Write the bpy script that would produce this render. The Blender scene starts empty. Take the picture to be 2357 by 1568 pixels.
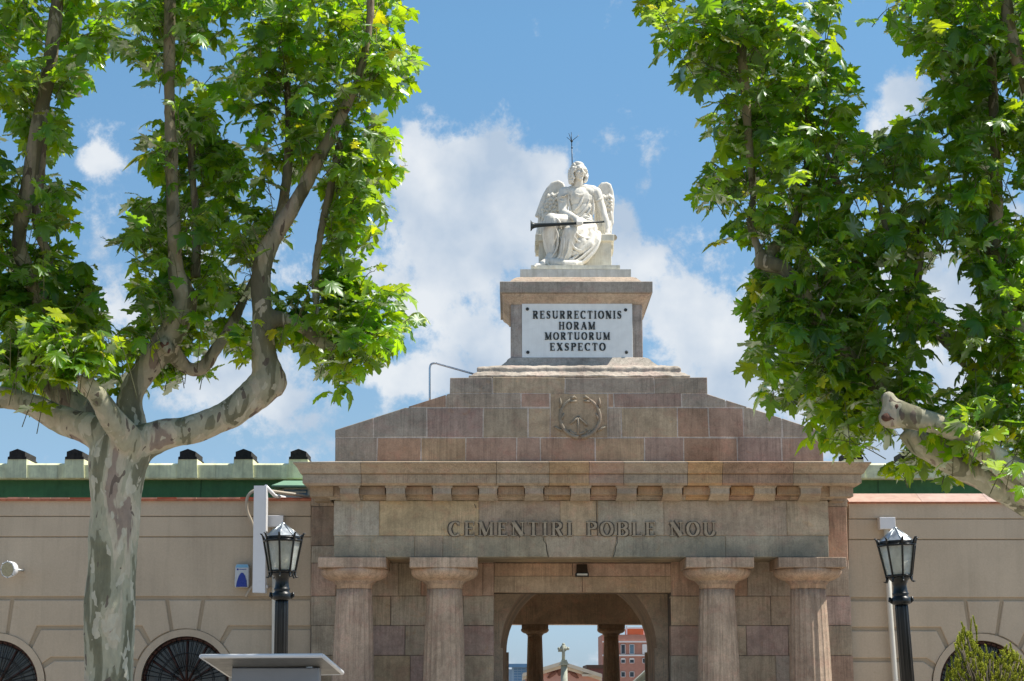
import bpy, bmesh, math, random
import numpy as np
from mathutils import Vector, Matrix
R = math.radians
random.seed(7)
rng = np.random.default_rng(11)
scene = bpy.context.scene
COL = scene.collection

# ------------------------------------------------------------------ camera
F = 4220.0            # focal length in pixels of a 2357 x 1568 picture
PITCH = math.atan(806 / F)
CAMY, CAMZ = -47.0, 1.6
cam_d = bpy.data.cameras.new('camera')
cam_d.sensor_width = 36
cam_d.lens = F / 2357 * 36
cam_d.clip_start = 0.1
cam_d.clip_end = 6000
cam = bpy.data.objects.new('camera', cam_d)
cam.location = (0, CAMY, CAMZ)
cam.rotation_euler = (R(90) + PITCH, 0, 0)
COL.objects.link(cam)
scene.camera = cam

# ------------------------------------------------------------------ light
SUN_EL, SUN_AZ = R(58), R(88)         # azimuth from +Y towards +X
sun_dir = Vector((math.sin(SUN_AZ) * math.cos(SUN_EL), math.cos(SUN_AZ) * math.cos(SUN_EL), math.sin(SUN_EL)))
sd = bpy.data.lights.new('sun', 'SUN')
sd.energy = 5.0
sd.angle = R(0.5)
sd.color = (1, 0.95, 0.86)
so = bpy.data.objects.new('sun', sd)
so.rotation_euler = sun_dir.to_track_quat('Z', 'Y').to_euler()
so.location = (30, 30, 60)
COL.objects.link(so)
scene.view_settings.view_transform = 'Standard'
scene.view_settings.look = 'None'
scene.view_settings.exposure = 0.5
scene.view_settings.gamma = 1
scene.cycles.max_bounces = 8
scene.cycles.transparent_max_bounces = 8


def ray(px, py):
    u = (px - 1178.5) / F
    v = (784 - py) / F
    return u, math.cos(PITCH) - v * math.sin(PITCH), math.sin(PITCH) + v * math.cos(PITCH)


def W(px, py, Y):
    """world x, z of a traced point lying in the plane at depth Y"""
    u, fy, fz = ray(px, py)
    t = (Y - CAMY) / fy
    return u * t, CAMZ + fz * t


def WV(px, py, Y):
    x, z = W(px, py, Y)
    return Vector((x, Y, z))


def m_px(px, py, Y):
    """metres per traced pixel at a point"""
    return (WV(px + 1, py, Y) - WV(px, py, Y)).length


# ---- world: sky + clouds given by direction
def build_world():
    w = bpy.data.worlds.new('World')
    scene.world = w
    w.use_nodes = True
    nt = w.node_tree
    N, L = nt.nodes, nt.links
    N.clear()
    out = N.new('ShaderNodeOutputWorld')
    sky = N.new('ShaderNodeTexSky')
    sky.sky_type = 'NISHITA'
    sky.sun_disc = False
    sky.sun_elevation = SUN_EL
    sky.sun_rotation = SUN_AZ
    sky.altitude = 0
    sky.air_density = 1.0
    sky.dust_density = 0.3
    sky.ozone_density = 2.2
    bg = N.new('ShaderNodeBackground')
    bg.inputs['Strength'].default_value = 0.106
    tint = N.new('ShaderNodeMix'); tint.data_type = 'RGBA'; tint.blend_type = 'MULTIPLY'
    tint.inputs[0].default_value = 1
    L.new(sky.outputs[0], tint.inputs[6])
    L.new(tint.outputs[2], bg.inputs['Color'])
    tc = N.new('ShaderNodeTexCoord')
    sep = N.new('ShaderNodeSeparateXYZ')
    L.new(tc.outputs['Generated'], sep.inputs[0])

    def math_(op, a, b=None, c=None):
        n = N.new('ShaderNodeMath'); n.operation = op
        for i, v in enumerate((a, b, c)):
            if v is None: continue
            if isinstance(v, (int, float)): n.inputs[i].default_value = v
            else: L.new(v, n.inputs[i])
        return n.outputs[0]
    az = math_('ARCTAN2', sep.outputs[0], sep.outputs[1])
    el = math_('ARCSINE', sep.outputs[2])
    tr0 = N.new('ShaderNodeValToRGB')          # cleaner, bluer air towards the horizon
    e0 = tr0.color_ramp.elements
    while len(e0) < 5: e0.new(0.5)
    for i_, (p_, c_) in enumerate(((0.0, (.44, .60, .98)), (0.137, (.69, .77, .82)), (0.36, (.77, 1.03, 1.05)), (0.5, (.82, 1.03, 1.03)), (0.8, (1.15, 1.06, .88)))):  # last stop: warmth added to the unseen overhead sky to light the stone
        e0[i_].position = p_; e0[i_].color = (*c_, 1)
    L.new(el, tr0.inputs[0]); L.new(tr0.outputs[0], tint.inputs[7])
    # warp the outline of the cloud masses
    nz0 = N.new('ShaderNodeTexNoise'); nz0.inputs['Scale'].default_value = 22
    nz0.inputs['Detail'].default_value = 4
    L.new(tc.outputs['Generated'], nz0.inputs['Vector'])
    wsub = N.new('ShaderNodeVectorMath'); wsub.operation = 'SUBTRACT'
    wsub.inputs[1].default_value = (0.5, 0.5, 0.5)
    L.new(nz0.outputs['Color'], wsub.inputs[0])
    wsc = N.new('ShaderNodeVectorMath'); wsc.operation = 'SCALE'; wsc.inputs['Scale'].default_value = 0.045
    L.new(wsub.outputs[0], wsc.inputs[0])
    comb = N.new('ShaderNodeCombineXYZ')
    L.new(az, comb.inputs[0]); L.new(el, comb.inputs[1])
    wadd = N.new('ShaderNodeVectorMath'); wadd.operation = 'ADD'
    L.new(comb.outputs[0], wadd.inputs[0]); L.new(wsc.outputs[0], wadd.inputs[1])
    # (x, y, rx, ry, weight) traced masses
    blobs = [(1030, 430, 150, 110, 1.1), (1110, 560, 190, 130, 1.0), (940, 300, 50, 55, .8), (960, 640, 90, 120, .75),
             (1230, 440, 90, 90, .75), (1020, 700, 60, 60, .5),
             (1580, 700, 150, 75, 1.0), (1700, 820, 150, 90, .95), (1480, 600, 60, 45, .8), (1600, 540, 45, 50, .6),
             (1100, 800, 95, 75, .85), (980, 870, 80, 50, .6), (1740, 940, 200, 70, .7),
             (225, 350, 62, 50, .85), (290, 370, 50, 40, .55), (270, 680, 90, 110, .8), (520, 860, 110, 90, .7),
             (660, 920, 60, 34, .8), (690, 985, 90, 28, .6), (870, 868, 130, 28, .6), (240, 500, 30, 60, .4),
             (175, 240, 35, 30, .5), (2080, 215, 80, 60, .95), (1392, 30, 38, 36, .55), (1150, 34, 20, 14, .2), (1490, 432, 26, 20, .3),
             (1430, 500, 40, 60, .55), (2200, 640, 160, 120, .8), (2180, 830, 150, 120, .7), (1975, 20, 50, 30, .4),
             (2050, 1010, 200, 60, .6), (640, 620, 130, 100, .4), (1150, 380, 60, 40, .5), (430, 600, 80, 80, .5),
             (-500, 300, 300, 200, .7), (3000, 300, 350, 250, .7), (3300, 900, 500, 200, .7), (-900, 1000, 500, 150, .6)]
    total = None
    for bx, by, rx, ry, wt in blobs:
        d = Vector(ray(bx, by)).normalized()
        a0, e0 = math.atan2(d.x, d.y), math.asin(d.z)
        s = N.new('ShaderNodeVectorMath'); s.operation = 'SUBTRACT'
        L.new(wadd.outputs[0], s.inputs[0]); s.inputs[1].default_value = (a0, e0, 0)
        m = N.new('ShaderNodeVectorMath'); m.operation = 'MULTIPLY'
        L.new(s.outputs[0], m.inputs[0]); m.inputs[1].default_value = (F / rx, F / ry, 0)
        dt = N.new('ShaderNodeVectorMath'); dt.operation = 'DOT_PRODUCT'
        L.new(m.outputs[0], dt.inputs[0]); L.new(m.outputs[0], dt.inputs[1])
        e = math_('MULTIPLY', dt.outputs['Value'], -0.8)
        e = math_('EXPONENT', e)
        e = math_('MULTIPLY', e, wt)
        total = e if total is None else math_('ADD', total, e)
    nz = N.new('ShaderNodeTexNoise'); nz.inputs['Scale'].default_value = 26
    nz.inputs['Detail'].default_value = 12; nz.inputs['Roughness'].default_value = 0.66
    nz.inputs['Distortion'].default_value = 0.1
    L.new(tc.outputs['Generated'], nz.inputs['Vector'])
    n1 = math_('SUBTRACT', nz.outputs['Fac'], 0.5)
    n1 = math_('MULTIPLY', n1, 3.3)
    # small veils everywhere, thicker low down
    low = math_('MULTIPLY_ADD', el, -0.9, 0.40)
    low = math_('MAXIMUM', low, 0.0)
    dens = math_('ADD', total, n1)
    dens = math_('ADD', dens, low)
    mr = N.new('ShaderNodeMapRange'); mr.interpolation_type = 'SMOOTHSTEP'
    mr.inputs['From Min'].default_value = 0.42; mr.inputs['From Max'].default_value = 1.02
    mr.inputs['To Max'].default_value = 0.9
    L.new(dens, mr.inputs['Value'])
    # cloud shade
    nz2 = N.new('ShaderNodeTexNoise'); nz2.inputs['Scale'].default_value = 19
    nz2.inputs['Detail'].default_value = 5
    L.new(tc.outputs['Generated'], nz2.inputs['Vector'])
    cr = N.new('ShaderNodeValToRGB')
    cr.color_ramp.elements[0].position = 0.36; cr.color_ramp.elements[0].color = (0.50, 0.60, 0.73, 1)
    cr.color_ramp.elements[1].position = 0.62; cr.color_ramp.elements[1].color = (0.86, 0.89, 0.92, 1)
    L.new(nz2.outputs['Fac'], cr.inputs[0])
    bg2 = N.new('ShaderNodeBackground'); bg2.inputs['Strength'].default_value = 0.707
    L.new(cr.outputs[0], bg2.inputs['Color'])
    mx = N.new('ShaderNodeMixShader')
    L.new(mr.outputs[0], mx.inputs[0]); L.new(bg.outputs[0], mx.inputs[1]); L.new(bg2.outputs[0], mx.inputs[2])
    L.new(mx.outputs[0], out.inputs[0])
    w.cycles.sampling_method = 'MANUAL'
    w.cycles.sample_map_resolution = 1024


build_world()


# ================================================================== helpers
class MB:
    """collects faces with a tint per face, links them as one mesh object"""
    def __init__(s):
        s.v = []; s.f = []; s.t = []; s.sm = []

    def face(s, idx, tint=(1, 1, 1), smooth=False):
        s.f.append(tuple(idx)); s.t.append(tint); s.sm.append(smooth)

    def add(s, pts):
        n = len(s.v)
        s.v.extend([tuple(p) for p in pts])
        return n

    def poly(s, pts, tint=(1, 1, 1), smooth=False):
        n = s.add(pts)
        s.face(range(n, n + len(pts)), tint, smooth)

    def box(s, x0, x1, y0, y1, z0, z1, tint=(1, 1, 1), bv=0.0):
        s.slab([(x0, z0), (x1, z0), (x1, z1), (x0, z1)], y0, y1 - y0, tint, bv)

    def slab(s, poly, Y, depth, tint=(1, 1, 1), ch=0.0):
        """convex or concave polygon in x,z (counter clockwise seen from the camera) extruded backwards, front edge chamfered"""
        n = len(poly)
        area = sum(poly[i][0] * poly[(i + 1) % n][1] - poly[(i + 1) % n][0] * poly[i][1] for i in range(n))
        if area < 0: poly = poly[::-1]
        if ch > 0:
            inner = []
            for i in range(n):
                a, b, c = Vector(poly[i - 1]), Vector(poly[i]), Vector(poly[(i + 1) % n])
                d1 = (b - a); d2 = (c - b)
                if d1.length < 1e-6 or d2.length < 1e-6:
                    inner.append((b.x, b.y)); continue
                d1.normalize(); d2.normalize()
                n1 = Vector((-d1.y, d1.x)); n2 = Vector((-d2.y, d2.x))
                bis = n1 + n2
                k = bis.length_squared / 2
                bis = bis / max(k, 0.35)
                inner.append((b.x + bis.x * ch, b.y + bis.y * ch))
            a = s.add([(p[0], Y, p[1]) for p in inner])
            b = s.add([(p[0], Y + ch, p[1]) for p in poly])
            s.face([a + i for i in range(n)], tint)
            for i in range(n):
                j = (i + 1) % n
                s.face([a + i, b + i, b + j, a + j], tint)
        else:
            b = s.add([(p[0], Y, p[1]) for p in poly])
            s.face([b + i for i in range(n)], tint)
        c = s.add([(p[0], Y + depth, p[1]) for p in poly])
        for i in range(n):
            j = (i + 1) % n
            s.face([b + i, c + i, c + j, b + j], tint)
        s.face([c + i for i in range(n)][::-1], tint)

    def tube(s, pts, rad, seg=10, tint=(1, 1, 1), caps=True, smooth=True, sx=1.0):
        pts = [Vector(p) for p in pts]
        n = len(pts)
        if not hasattr(rad, '__len__'): rad = [rad] * n
        up = None
        rings = []
        for i in range(n):
            t = (pts[min(i + 1, n - 1)] - pts[max(i - 1, 0)])
            if t.length < 1e-9: t = Vector((0, 0, 1))
            t.normalize()
            if up is None:
                up = Vector((0, 1, 0)) if abs(t.y) < 0.9 else Vector((1, 0, 0))
            side = t.cross(up)
            if side.length < 1e-6:
                up = Vector((1, 0, 0)); side = t.cross(up)
            side.normalize()
            up = side.cross(t).normalized()
            rings.append(s.add([pts[i] + (side * math.cos(a) * sx + up * math.sin(a)) * rad[i]
                                for a in [2 * math.pi * k / seg for k in range(seg)]]))
        for i in range(n - 1):
            for k in range(seg):
                k2 = (k + 1) % seg
                s.face([rings[i] + k, rings[i] + k2, rings[i + 1] + k2, rings[i + 1] + k], tint, smooth)
        if caps:
            s.face([rings[0] + k for k in range(seg)][::-1], tint)
            s.face([rings[-1] + k for k in range(seg)], tint)

    def lathe(s, c, prof, seg=24, tint=(1, 1, 1), smooth=True, ph=0.0, fn=None):
        """profile of (radius, z) around a vertical axis at c"""
        rings = []
        for r, z in prof:
            ring = []
            for k in range(seg):
                a = ph + 2 * math.pi * k / seg
                rr = r * (fn(a) if fn else 1)
                ring.append((c[0] + rr * math.cos(a), c[1] + rr * math.sin(a), z))
            rings.append(s.add(ring))
        for i in range(len(prof) - 1):
            for k in range(seg):
                k2 = (k + 1) % seg
                s.face([rings[i] + k, rings[i] + k2, rings[i + 1] + k2, rings[i + 1] + k], tint, smooth)
        s.face([rings[0] + k for k in range(seg)][::-1], tint)
        s.face([rings[-1] + k for k in range(seg)], tint)

    def ball(s, c, r, seg=12, rot=None, tint=(1, 1, 1)):
        if not hasattr(r, '__len__'): r = (r, r, r)
        rows = max(6, seg // 2 + 2)
        c = Vector(c)
        P = []
        for i in range(rows + 1):
            th = math.pi * i / rows
            for k in range(seg):
                a = 2 * math.pi * k / seg
                p = Vector((r[0] * math.sin(th) * math.cos(a), r[1] * math.sin(th) * math.sin(a), r[2] * math.cos(th)))
                if rot: p = rot @ p
                P.append(c + p)
        b = s.add(P)
        for i in range(rows):
            for k in range(seg):
                k2 = (k + 1) % seg
                s.face([b + i * seg + k, b + (i + 1) * seg + k, b + (i + 1) * seg + k2, b + i * seg + k2], tint, True)

    def rings(s, levels, tint=(1, 1, 1), smooth=False, cap=True):
        """stack of rectangles (x0, x1, y0, y1, z) joined one to the next, bottom first"""
        ix = [s.add([(x0, y0, z), (x1, y0, z), (x1, y1, z), (x0, y1, z)]) for x0, x1, y0, y1, z in levels]
        for a, b in zip(ix, ix[1:]):
            for k in range(4):
                k2 = (k + 1) % 4
                s.face([a + k, a + k2, b + k2, b + k], tint, smooth)
        if cap:
            s.face([ix[0] + k for k in (3, 2, 1, 0)], tint)
            s.face([ix[-1] + k for k in range(4)], tint)

    def mesh(s, name):
        me = bpy.data.meshes.new(name)
        me.from_pydata(s.v, [], s.f)
        ca = me.color_attributes.new('tint', 'FLOAT_COLOR', 'CORNER')
        buf = np.ones((len(me.loops), 4), dtype=np.float32)
        i = 0
        tot = np.zeros(len(me.polygons), dtype=np.int32)
        me.polygons.foreach_get('loop_total', tot)
        tt = np.array(s.t, dtype=np.float32)
        buf[:, :3] = np.repeat(tt, tot, axis=0)
        ca.data.foreach_set('color', buf.ravel())
        me.polygons.foreach_set('use_smooth', s.sm)
        return me

    def build(s, name, mat, parent=None):
        me = s.mesh(name)
        me.materials.append(mat)
        o = bpy.data.objects.new(name, me)
        COL.objects.link(o)
        if parent: put(o, parent)
        return o


def put(o, parent):
    o.parent = parent
    o.matrix_parent_inverse = parent.matrix_basis.inverted()
    return o


def thing(name, label, cat, loc=(0, 0, 0), group=None):
    o = bpy.data.objects.new(name, None)
    o.empty_display_size = 0.3
    COL.objects.link(o)
    o.location = loc
    return tag(o, label, cat, group)


def tag(o, label, cat, group=None):
    o['label'] = label
    o['category'] = cat
    if group: o['group'] = group
    return o


def remesh(name, mb, mat, voxel, parent=None, smooth=2, extra=None):
    """fuse a mesh of overlapping volumes into one continuous skin"""
    me = mb.mesh(name + '_src')
    o = bpy.data.objects.new(name + '_src', me)
    COL.objects.link(o)
    m = o.modifiers.new('r', 'REMESH'); m.mode = 'VOXEL'; m.voxel_size = voxel; m.use_smooth_shade = True
    if smooth:
        k = o.modifiers.new('s', 'SMOOTH'); k.iterations = smooth; k.factor = 0.5
    if extra: extra(o)
    dg = bpy.context.evaluated_depsgraph_get()
    ne = bpy.data.meshes.new_from_object(o.evaluated_get(dg))
    bpy.data.objects.remove(o); bpy.data.meshes.remove(me)
    ne.name = name
    ne.materials.clear(); ne.materials.append(mat)
    ca = ne.color_attributes.get('tint') or ne.color_attributes.new('tint', 'FLOAT_COLOR', 'CORNER')
    ca.data.foreach_set('color', [1.0] * (4 * len(ca.data)))
    r = bpy.data.objects.new(name, ne)
    COL.objects.link(r)
    if parent: put(r, parent)
    return r


def catmull(pts, n=6):
    """pts: list of vectors (any length tuples) -> densified"""
    P = [np.array(p, dtype=float) for p in pts]
    P = [2 * P[0] - P[1]] + P + [2 * P[-1] - P[-2]]
    out = []
    for i in range(1, len(P) - 2):
        for k in range(n):
            t = k / n
            out.append(0.5 * ((2 * P[i]) + (-P[i - 1] + P[i + 1]) * t + (2 * P[i - 1] - 5 * P[i] + 4 * P[i + 1] - P[i + 2]) * t * t
                              + (-P[i - 1] + 3 * P[i] - 3 * P[i + 1] + P[i + 2]) * t ** 3))
    out.append(P[-2])
    return out


# ================================================================== materials
class NT:
    def __init__(s, name):
        s.m = bpy.data.materials.new(name)
        s.m.use_nodes = True
        s.nt = s.m.node_tree
        s.N, s.L = s.nt.nodes, s.nt.links
        s.b = s.N['Principled BSDF']
        s.tc = s.N.new('ShaderNodeTexCoord')
        s.obj = s.tc.outputs['Object']

    def n(s, t, **kw):
        x = s.N.new('ShaderNode' + t)
        for k, v in kw.items(): setattr(x, k, v)
        return x

    def mapping(s, scale, vec=None, rot=(0, 0, 0)):
        m = s.n('Mapping')
        m.inputs['Scale'].default_value = scale
        m.inputs['Rotation'].default_value = rot
        s.L.new(vec or s.obj, m.inputs['Vector'])
        return m.outputs[0]

    def noise(s, scale, detail=4, rough=0.55, vec=None, dist=0.0):
        x = s.n('TexNoise')
        x.inputs['Scale'].default_value = scale
        x.inputs['Detail'].default_value = detail
        x.inputs['Roughness'].default_value = rough
        x.inputs['Distortion'].default_value = dist
        s.L.new(vec or s.obj, x.inputs['Vector'])
        return x.outputs['Fac']

    def ramp(s, fac, stops, interp='LINEAR'):
        r = s.n('ValToRGB')
        r.color_ramp.interpolation = interp
        e = r.color_ramp.elements
        while len(e) < len(stops): e.new(0.5)
        for i, (p, c) in enumerate(stops):
            e[i].position = p
            if not hasattr(c, '__len__'): c = (c, c, c)
            e[i].color = (*c[:3], 1)
        s.L.new(fac, r.inputs[0])
        return r.outputs[0]

    def mix(s, a, b, fac, mode='MIX'):
        x = s.n('Mix'); x.data_type = 'RGBA'; x.blend_type = mode
        for sock, v in ((x.inputs[0], fac), (x.inputs[6], a), (x.inputs[7], b)):
            if isinstance(v, (int, float)): sock.default_value = v
            elif isinstance(v, (tuple, list)): sock.default_value = (*v[:3], 1)
            else: s.L.new(v, sock)
        return x.outputs[2]

    def bump(s, h, strength, dist, prev=None):
        x = s.n('Bump')
        x.inputs['Strength'].default_value = strength
        x.inputs['Distance'].default_value = dist
        s.L.new(h, x.inputs['Height'])
        if prev is not None: s.L.new(prev, x.inputs['Normal'])
        return x.outputs[0]

    def tint(s):
        a = s.n('Attribute'); a.attribute_name = 'tint'
        return a.outputs['Color']

    def done(s, col=None, rough=0.8, nor=None, metal=0.0, spec=0.3):
        if col is not None:
            if isinstance(col, (tuple, list)): s.b.inputs['Base Color'].default_value = (*col[:3], 1)
            else: s.L.new(col, s.b.inputs['Base Color'])
        if isinstance(rough, (int, float)): s.b.inputs['Roughness'].default_value = rough
        else: s.L.new(rough, s.b.inputs['Roughness'])
        s.b.inputs['Metallic'].default_value = metal
        s.b.inputs['Specular IOR Level'].default_value = spec
        if nor is not None: s.L.new(nor, s.b.inputs['Normal'])
        return s.m


def mat_stone(name, base, streak=0.25, stain=0.5, grain=1.0, orange=0.25, soot=()):
    t = NT(name)
    c = t.mix(base, t.tint(), 1.0, 'MULTIPLY')
    big = t.noise(0.9, 6, 0.65, dist=0.8)
    c = t.mix(c, t.ramp(big, [(0.3, 0.72), (0.5, 1.0), (0.72, 1.22)]), 1.0, 'MULTIPLY')
    mid = t.noise(5.0, 6, 0.7, dist=1.2)
    c = t.mix(c, t.ramp(mid, [(0.32, 0.78), (0.5, 1.0), (0.7, 1.15)]), 0.8, 'MULTIPLY')
    sv = t.mapping((6.5, 6.5, 0.35))
    st = t.noise(1.3, 5, 0.7, vec=sv)
    c = t.mix(c, t.ramp(st, [(0.35, 0.6), (0.52, 1.0), (0.75, 1.1)]), streak, 'MULTIPLY')
    o = t.noise(1.7, 7, 0.7, dist=2.0)
    c = t.mix(c, t.mix(c, (1.25, 0.92, 0.62), 1.0, 'MULTIPLY'), t.ramp(o, [(0.6, 0.0), (0.74, orange * 2)]))
    pk = t.noise(2.3, 5, 0.6, dist=0.6, vec=t.mapping((1, 1, 1.6), rot=(0, 0.4, 0.3)))
    c = t.mix(c, t.mix(c, (1.06, 0.93, 0.94), 1.0, 'MULTIPLY'), t.ramp(pk, [(0.5, 0.0), (0.66, 0.7)]))
    fine = t.noise(60, 4, 0.7)
    c = t.mix(c, t.ramp(fine, [(0.3, 0.8), (0.5, 1.0), (0.7, 1.15)]), 0.5 * grain, 'MULTIPLY')
    tool = t.noise(1.0, 3, 0.6, vec=t.mapping((34, 34, 1.1)))
    tm = t.ramp(t.noise(0.8, 2), [(0.45, 0.0), (0.55, 0.55 * grain)])
    c = t.mix(c, t.mix(c, t.ramp(tool, [(0.35, 0.62), (0.55, 1.06)]), 1.0, 'MULTIPLY'), tm)
    gr = t.noise(24, 6, 0.8)
    c = t.mix(c, t.ramp(gr, [(0.36, 0.7), (0.5, 1.0), (0.66, 1.2)]), 0.6 * grain, 'MULTIPLY')
    v = t.n('TexVoronoi'); v.inputs['Scale'].default_value = 11
    t.L.new(t.obj, v.inputs['Vector'])
    pit = t.ramp(v.outputs['Distance'], [(0.05, 0.35), (0.12, 1.0)])
    pm = t.ramp(t.noise(1.4, 3), [(0.5, 0.0), (0.6, 0.7)])
    c = t.mix(c, t.mix(c, pit, 1.0, 'MULTIPLY'), pm)
    if stain:
        d = t.noise(0.55, 5, 0.6, vec=t.mapping((1, 1, 1.3)))
        c = t.mix(c, t.mix(c, (0.6, 0.62, 0.62), 1.0, 'MULTIPLY'), t.ramp(d, [(0.5, 0.0), (0.68, stain)]))
    for sx_, sz_, rx_, rz_, w_ in soot:
        m = t.n('Mapping'); m.inputs['Location'].default_value = (-sx_ / rx_, 0, -sz_ / rz_); m.inputs['Scale'].default_value = (1 / rx_, 0, 1 / rz_)
        t.L.new(t.obj, m.inputs['Vector'])
        ln = t.n('VectorMath', operation='LENGTH'); t.L.new(m.outputs[0], ln.inputs[0])
        ad = t.n('Math', operation='MULTIPLY_ADD'); ad.inputs[1].default_value = .9
        t.L.new(t.noise(3.0, 5, 0.65), ad.inputs[0]); t.L.new(ln.outputs['Value'], ad.inputs[2])
        dd = t.n('Math', operation='MULTIPLY_ADD'); dd.inputs[1].default_value = .65; dd.inputs[2].default_value = -.29
        t.L.new(ad.outputs[0], dd.inputs[0])
        c = t.mix(c, (0.09, 0.11, 0.105), t.ramp(dd.outputs[0], [(0.0, w_), (0.4, w_ * .6), (0.85, 0.0)]))
    nb = t.bump(t.noise(9, 8, 0.7), 0.35 * grain, 0.03)
    nb = t.bump(fine, 0.25 * grain, 0.008, nb)
    return t.done(c, 0.88, nb, spec=0.2)


M = {}
M['stone'] = mat_stone('sandstone', (0.405, 0.33, 0.255), streak=.45)
M['stone_dim'] = mat_stone('relief_sandstone', (0.34, 0.29, 0.22), streak=.45)
M['stone_col'] = mat_stone('column_sandstone', (0.50, 0.385, 0.285), streak=0.7, stain=0.2, orange=0.1)
M['stone_inner'] = mat_stone('inner_plaster', (0.74, 0.57, 0.41), streak=0.1, stain=0.2, orange=0.05)
M['stone_ped'] = mat_stone('pedestal_sandstone', (0.46, 0.40, 0.33), streak=0.5, stain=0.35, orange=0.15)
M['stone_cor'] = mat_stone('cornice_sandstone', (0.385, 0.305, 0.22), streak=0.25, stain=0.2, orange=0.25)


zf_ = W(1300, 1283, 0)[1]
M['stone_frieze'] = mat_stone('frieze_sandstone', (0.475, 0.395, 0.29), streak=.35,
                              soot=[(W(a_, 1283, 0)[0], zf_, rx_, .42, w_) for a_, rx_, w_ in ((805, .85, .6), (1000, .8, .75), (1130, .5, .35), (1640, .95, .75), (1720, .5, .4), (1835, .85, .75), (1490, .5, .4))])


def mat_marble():
    t = NT('weathered_marble')
    c = t.mix((0.84, 0.80, 0.71), t.tint(), 1.0, 'MULTIPLY')
    c = t.mix(c, t.ramp(t.noise(2.2, 6, 0.65, dist=1.0), [(0.35, 0.72), (0.6, 1.05)]), 0.6, 'MULTIPLY')
    sv = t.mapping((9, 9, 0.6))
    c = t.mix(c, t.ramp(t.noise(1.0, 5, 0.7, vec=sv), [(0.35, (0.62, 0.6, 0.52)), (0.55, (1, 1, 1))]), 0.45, 'MULTIPLY')
    o = t.noise(1.6, 5, 0.6, dist=1)
    c = t.mix(c, (0.62, 0.47, 0.3), t.ramp(o, [(0.58, 0.0), (0.75, 0.4)]))
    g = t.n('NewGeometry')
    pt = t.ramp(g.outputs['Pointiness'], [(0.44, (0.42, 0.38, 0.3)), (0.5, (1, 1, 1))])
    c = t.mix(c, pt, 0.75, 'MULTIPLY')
    nb = t.bump(t.noise(26, 5, 0.6), 0.25, 0.015)
    return t.done(c, 0.6, nb, spec=0.35)


M['marble'] = mat_marble()


def mat_simple(name, col, rough=0.6, metal=0.0, var=0.15, scale=3.0, bump=0.1, streak=0.0, spec=0.4):
    t = NT(name)
    c = t.mix(col, t.tint(), 1.0, 'MULTIPLY')
    c = t.mix(c, t.ramp(t.noise(scale, 6, 0.65, dist=0.5), [(0.3, 1 - var), (0.7, 1 + var)]), 1.0, 'MULTIPLY')
    if streak:
        sv = t.mapping((5, 5, 0.3))
        c = t.mix(c, t.ramp(t.noise(1.5, 6, 0.7, vec=sv), [(0.35, 0.6), (0.55, 1.0)]), streak, 'MULTIPLY')
    nb = t.bump(t.noise(40, 5, 0.6), bump, 0.006) if bump else None
    rr = t.ramp(t.noise(scale * 3, 4), [(0.3, max(0.02, rough - 0.08)), (0.7, min(1, rough + 0.08))])
    return t.done(c, rr, nb, metal, spec)


def mat_plaster():
    t = NT('wall_plaster')
    c = t.mix((0.515, 0.42, 0.31), t.tint(), 1.0, 'MULTIPLY')
    c = t.mix(c, t.ramp(t.noise(0.35, 5, 0.6), [(0.3, 0.86), (0.7, 1.1)]), 1.0, 'MULTIPLY')
    sv = t.mapping((3.5, 3.5, 0.22))
    c = t.mix(c, t.ramp(t.noise(1.2, 6, 0.7, vec=sv), [(0.3, 0.7), (0.52, 1.0)]), 0.32, 'MULTIPLY')
    c = t.mix(c, (0.30, 0.17, 0.08), t.ramp(t.noise(0.9, 6, 0.7, dist=1.5, vec=t.mapping((1, 1, 2.5))), [(0.62, 0.0), (0.8, 0.35)]))
    c = t.mix(c, t.ramp(t.noise(30, 4, 0.6), [(0.3, 0.93), (0.7, 1.05)]), 1.0, 'MULTIPLY')
    nb = t.bump(t.noise(3, 6, 0.6), 0.15, 0.04)
    nb = t.bump(t.noise(70, 3, 0.6), 0.2, 0.004, nb)
    return t.done(c, 0.9, nb, spec=0.2)


M['plaster'] = mat_plaster()
M['pale_green'] = mat_simple('pale_green_concrete', (0.74, 0.74, 0.47), 0.85, var=0.28, scale=1.6, bump=0.4, streak=0.6)
M['dark_green'] = mat_simple('dark_green_paint', (0.05, 0.16, 0.055), 0.6, var=0.2, scale=2.0, streak=0.3)
M['mint'] = mat_simple('mint_paint', (0.20, 0.34, 0.22), 0.5, var=0.1)
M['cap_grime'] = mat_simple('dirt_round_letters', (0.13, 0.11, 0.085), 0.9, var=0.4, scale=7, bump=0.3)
M['cap_black'] = mat_simple('soot_black_stone', (0.022, 0.02, 0.018), 0.9, var=0.6, scale=7, bump=0.6)
M['terracotta'] = mat_simple('terracotta', (0.40, 0.14, 0.075), 0.85, var=0.3, scale=5, bump=0.4)
M['pink_tile'] = mat_simple('pink_coping', (0.46, 0.31, 0.25), 0.85, var=0.2, scale=3, bump=0.4)
M['iron'] = mat_simple('black_iron', (0.006, 0.008, 0.010), 0.38, 0.0, var=0.3, scale=12, bump=0.3, spec=0.4)
M['rust_iron'] = mat_simple('brown_iron', (0.05, 0.018, 0.012), 0.6, 0.0, var=0.3, scale=12, bump=0.15)
M['zinc'] = mat_simple('zinc_sheet', (0.42, 0.45, 0.47), 0.38, 0.85, var=0.3, scale=7, bump=0.1)
M['steel'] = mat_simple('steel_tube', (0.55, 0.56, 0.58), 0.25, 1.0, var=0.1, scale=9, bump=0)
M['white_paint'] = mat_simple('white_powder_coat', (0.72, 0.73, 0.75), 0.35, 0.0, var=0.04, scale=2, bump=0.0)
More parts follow.
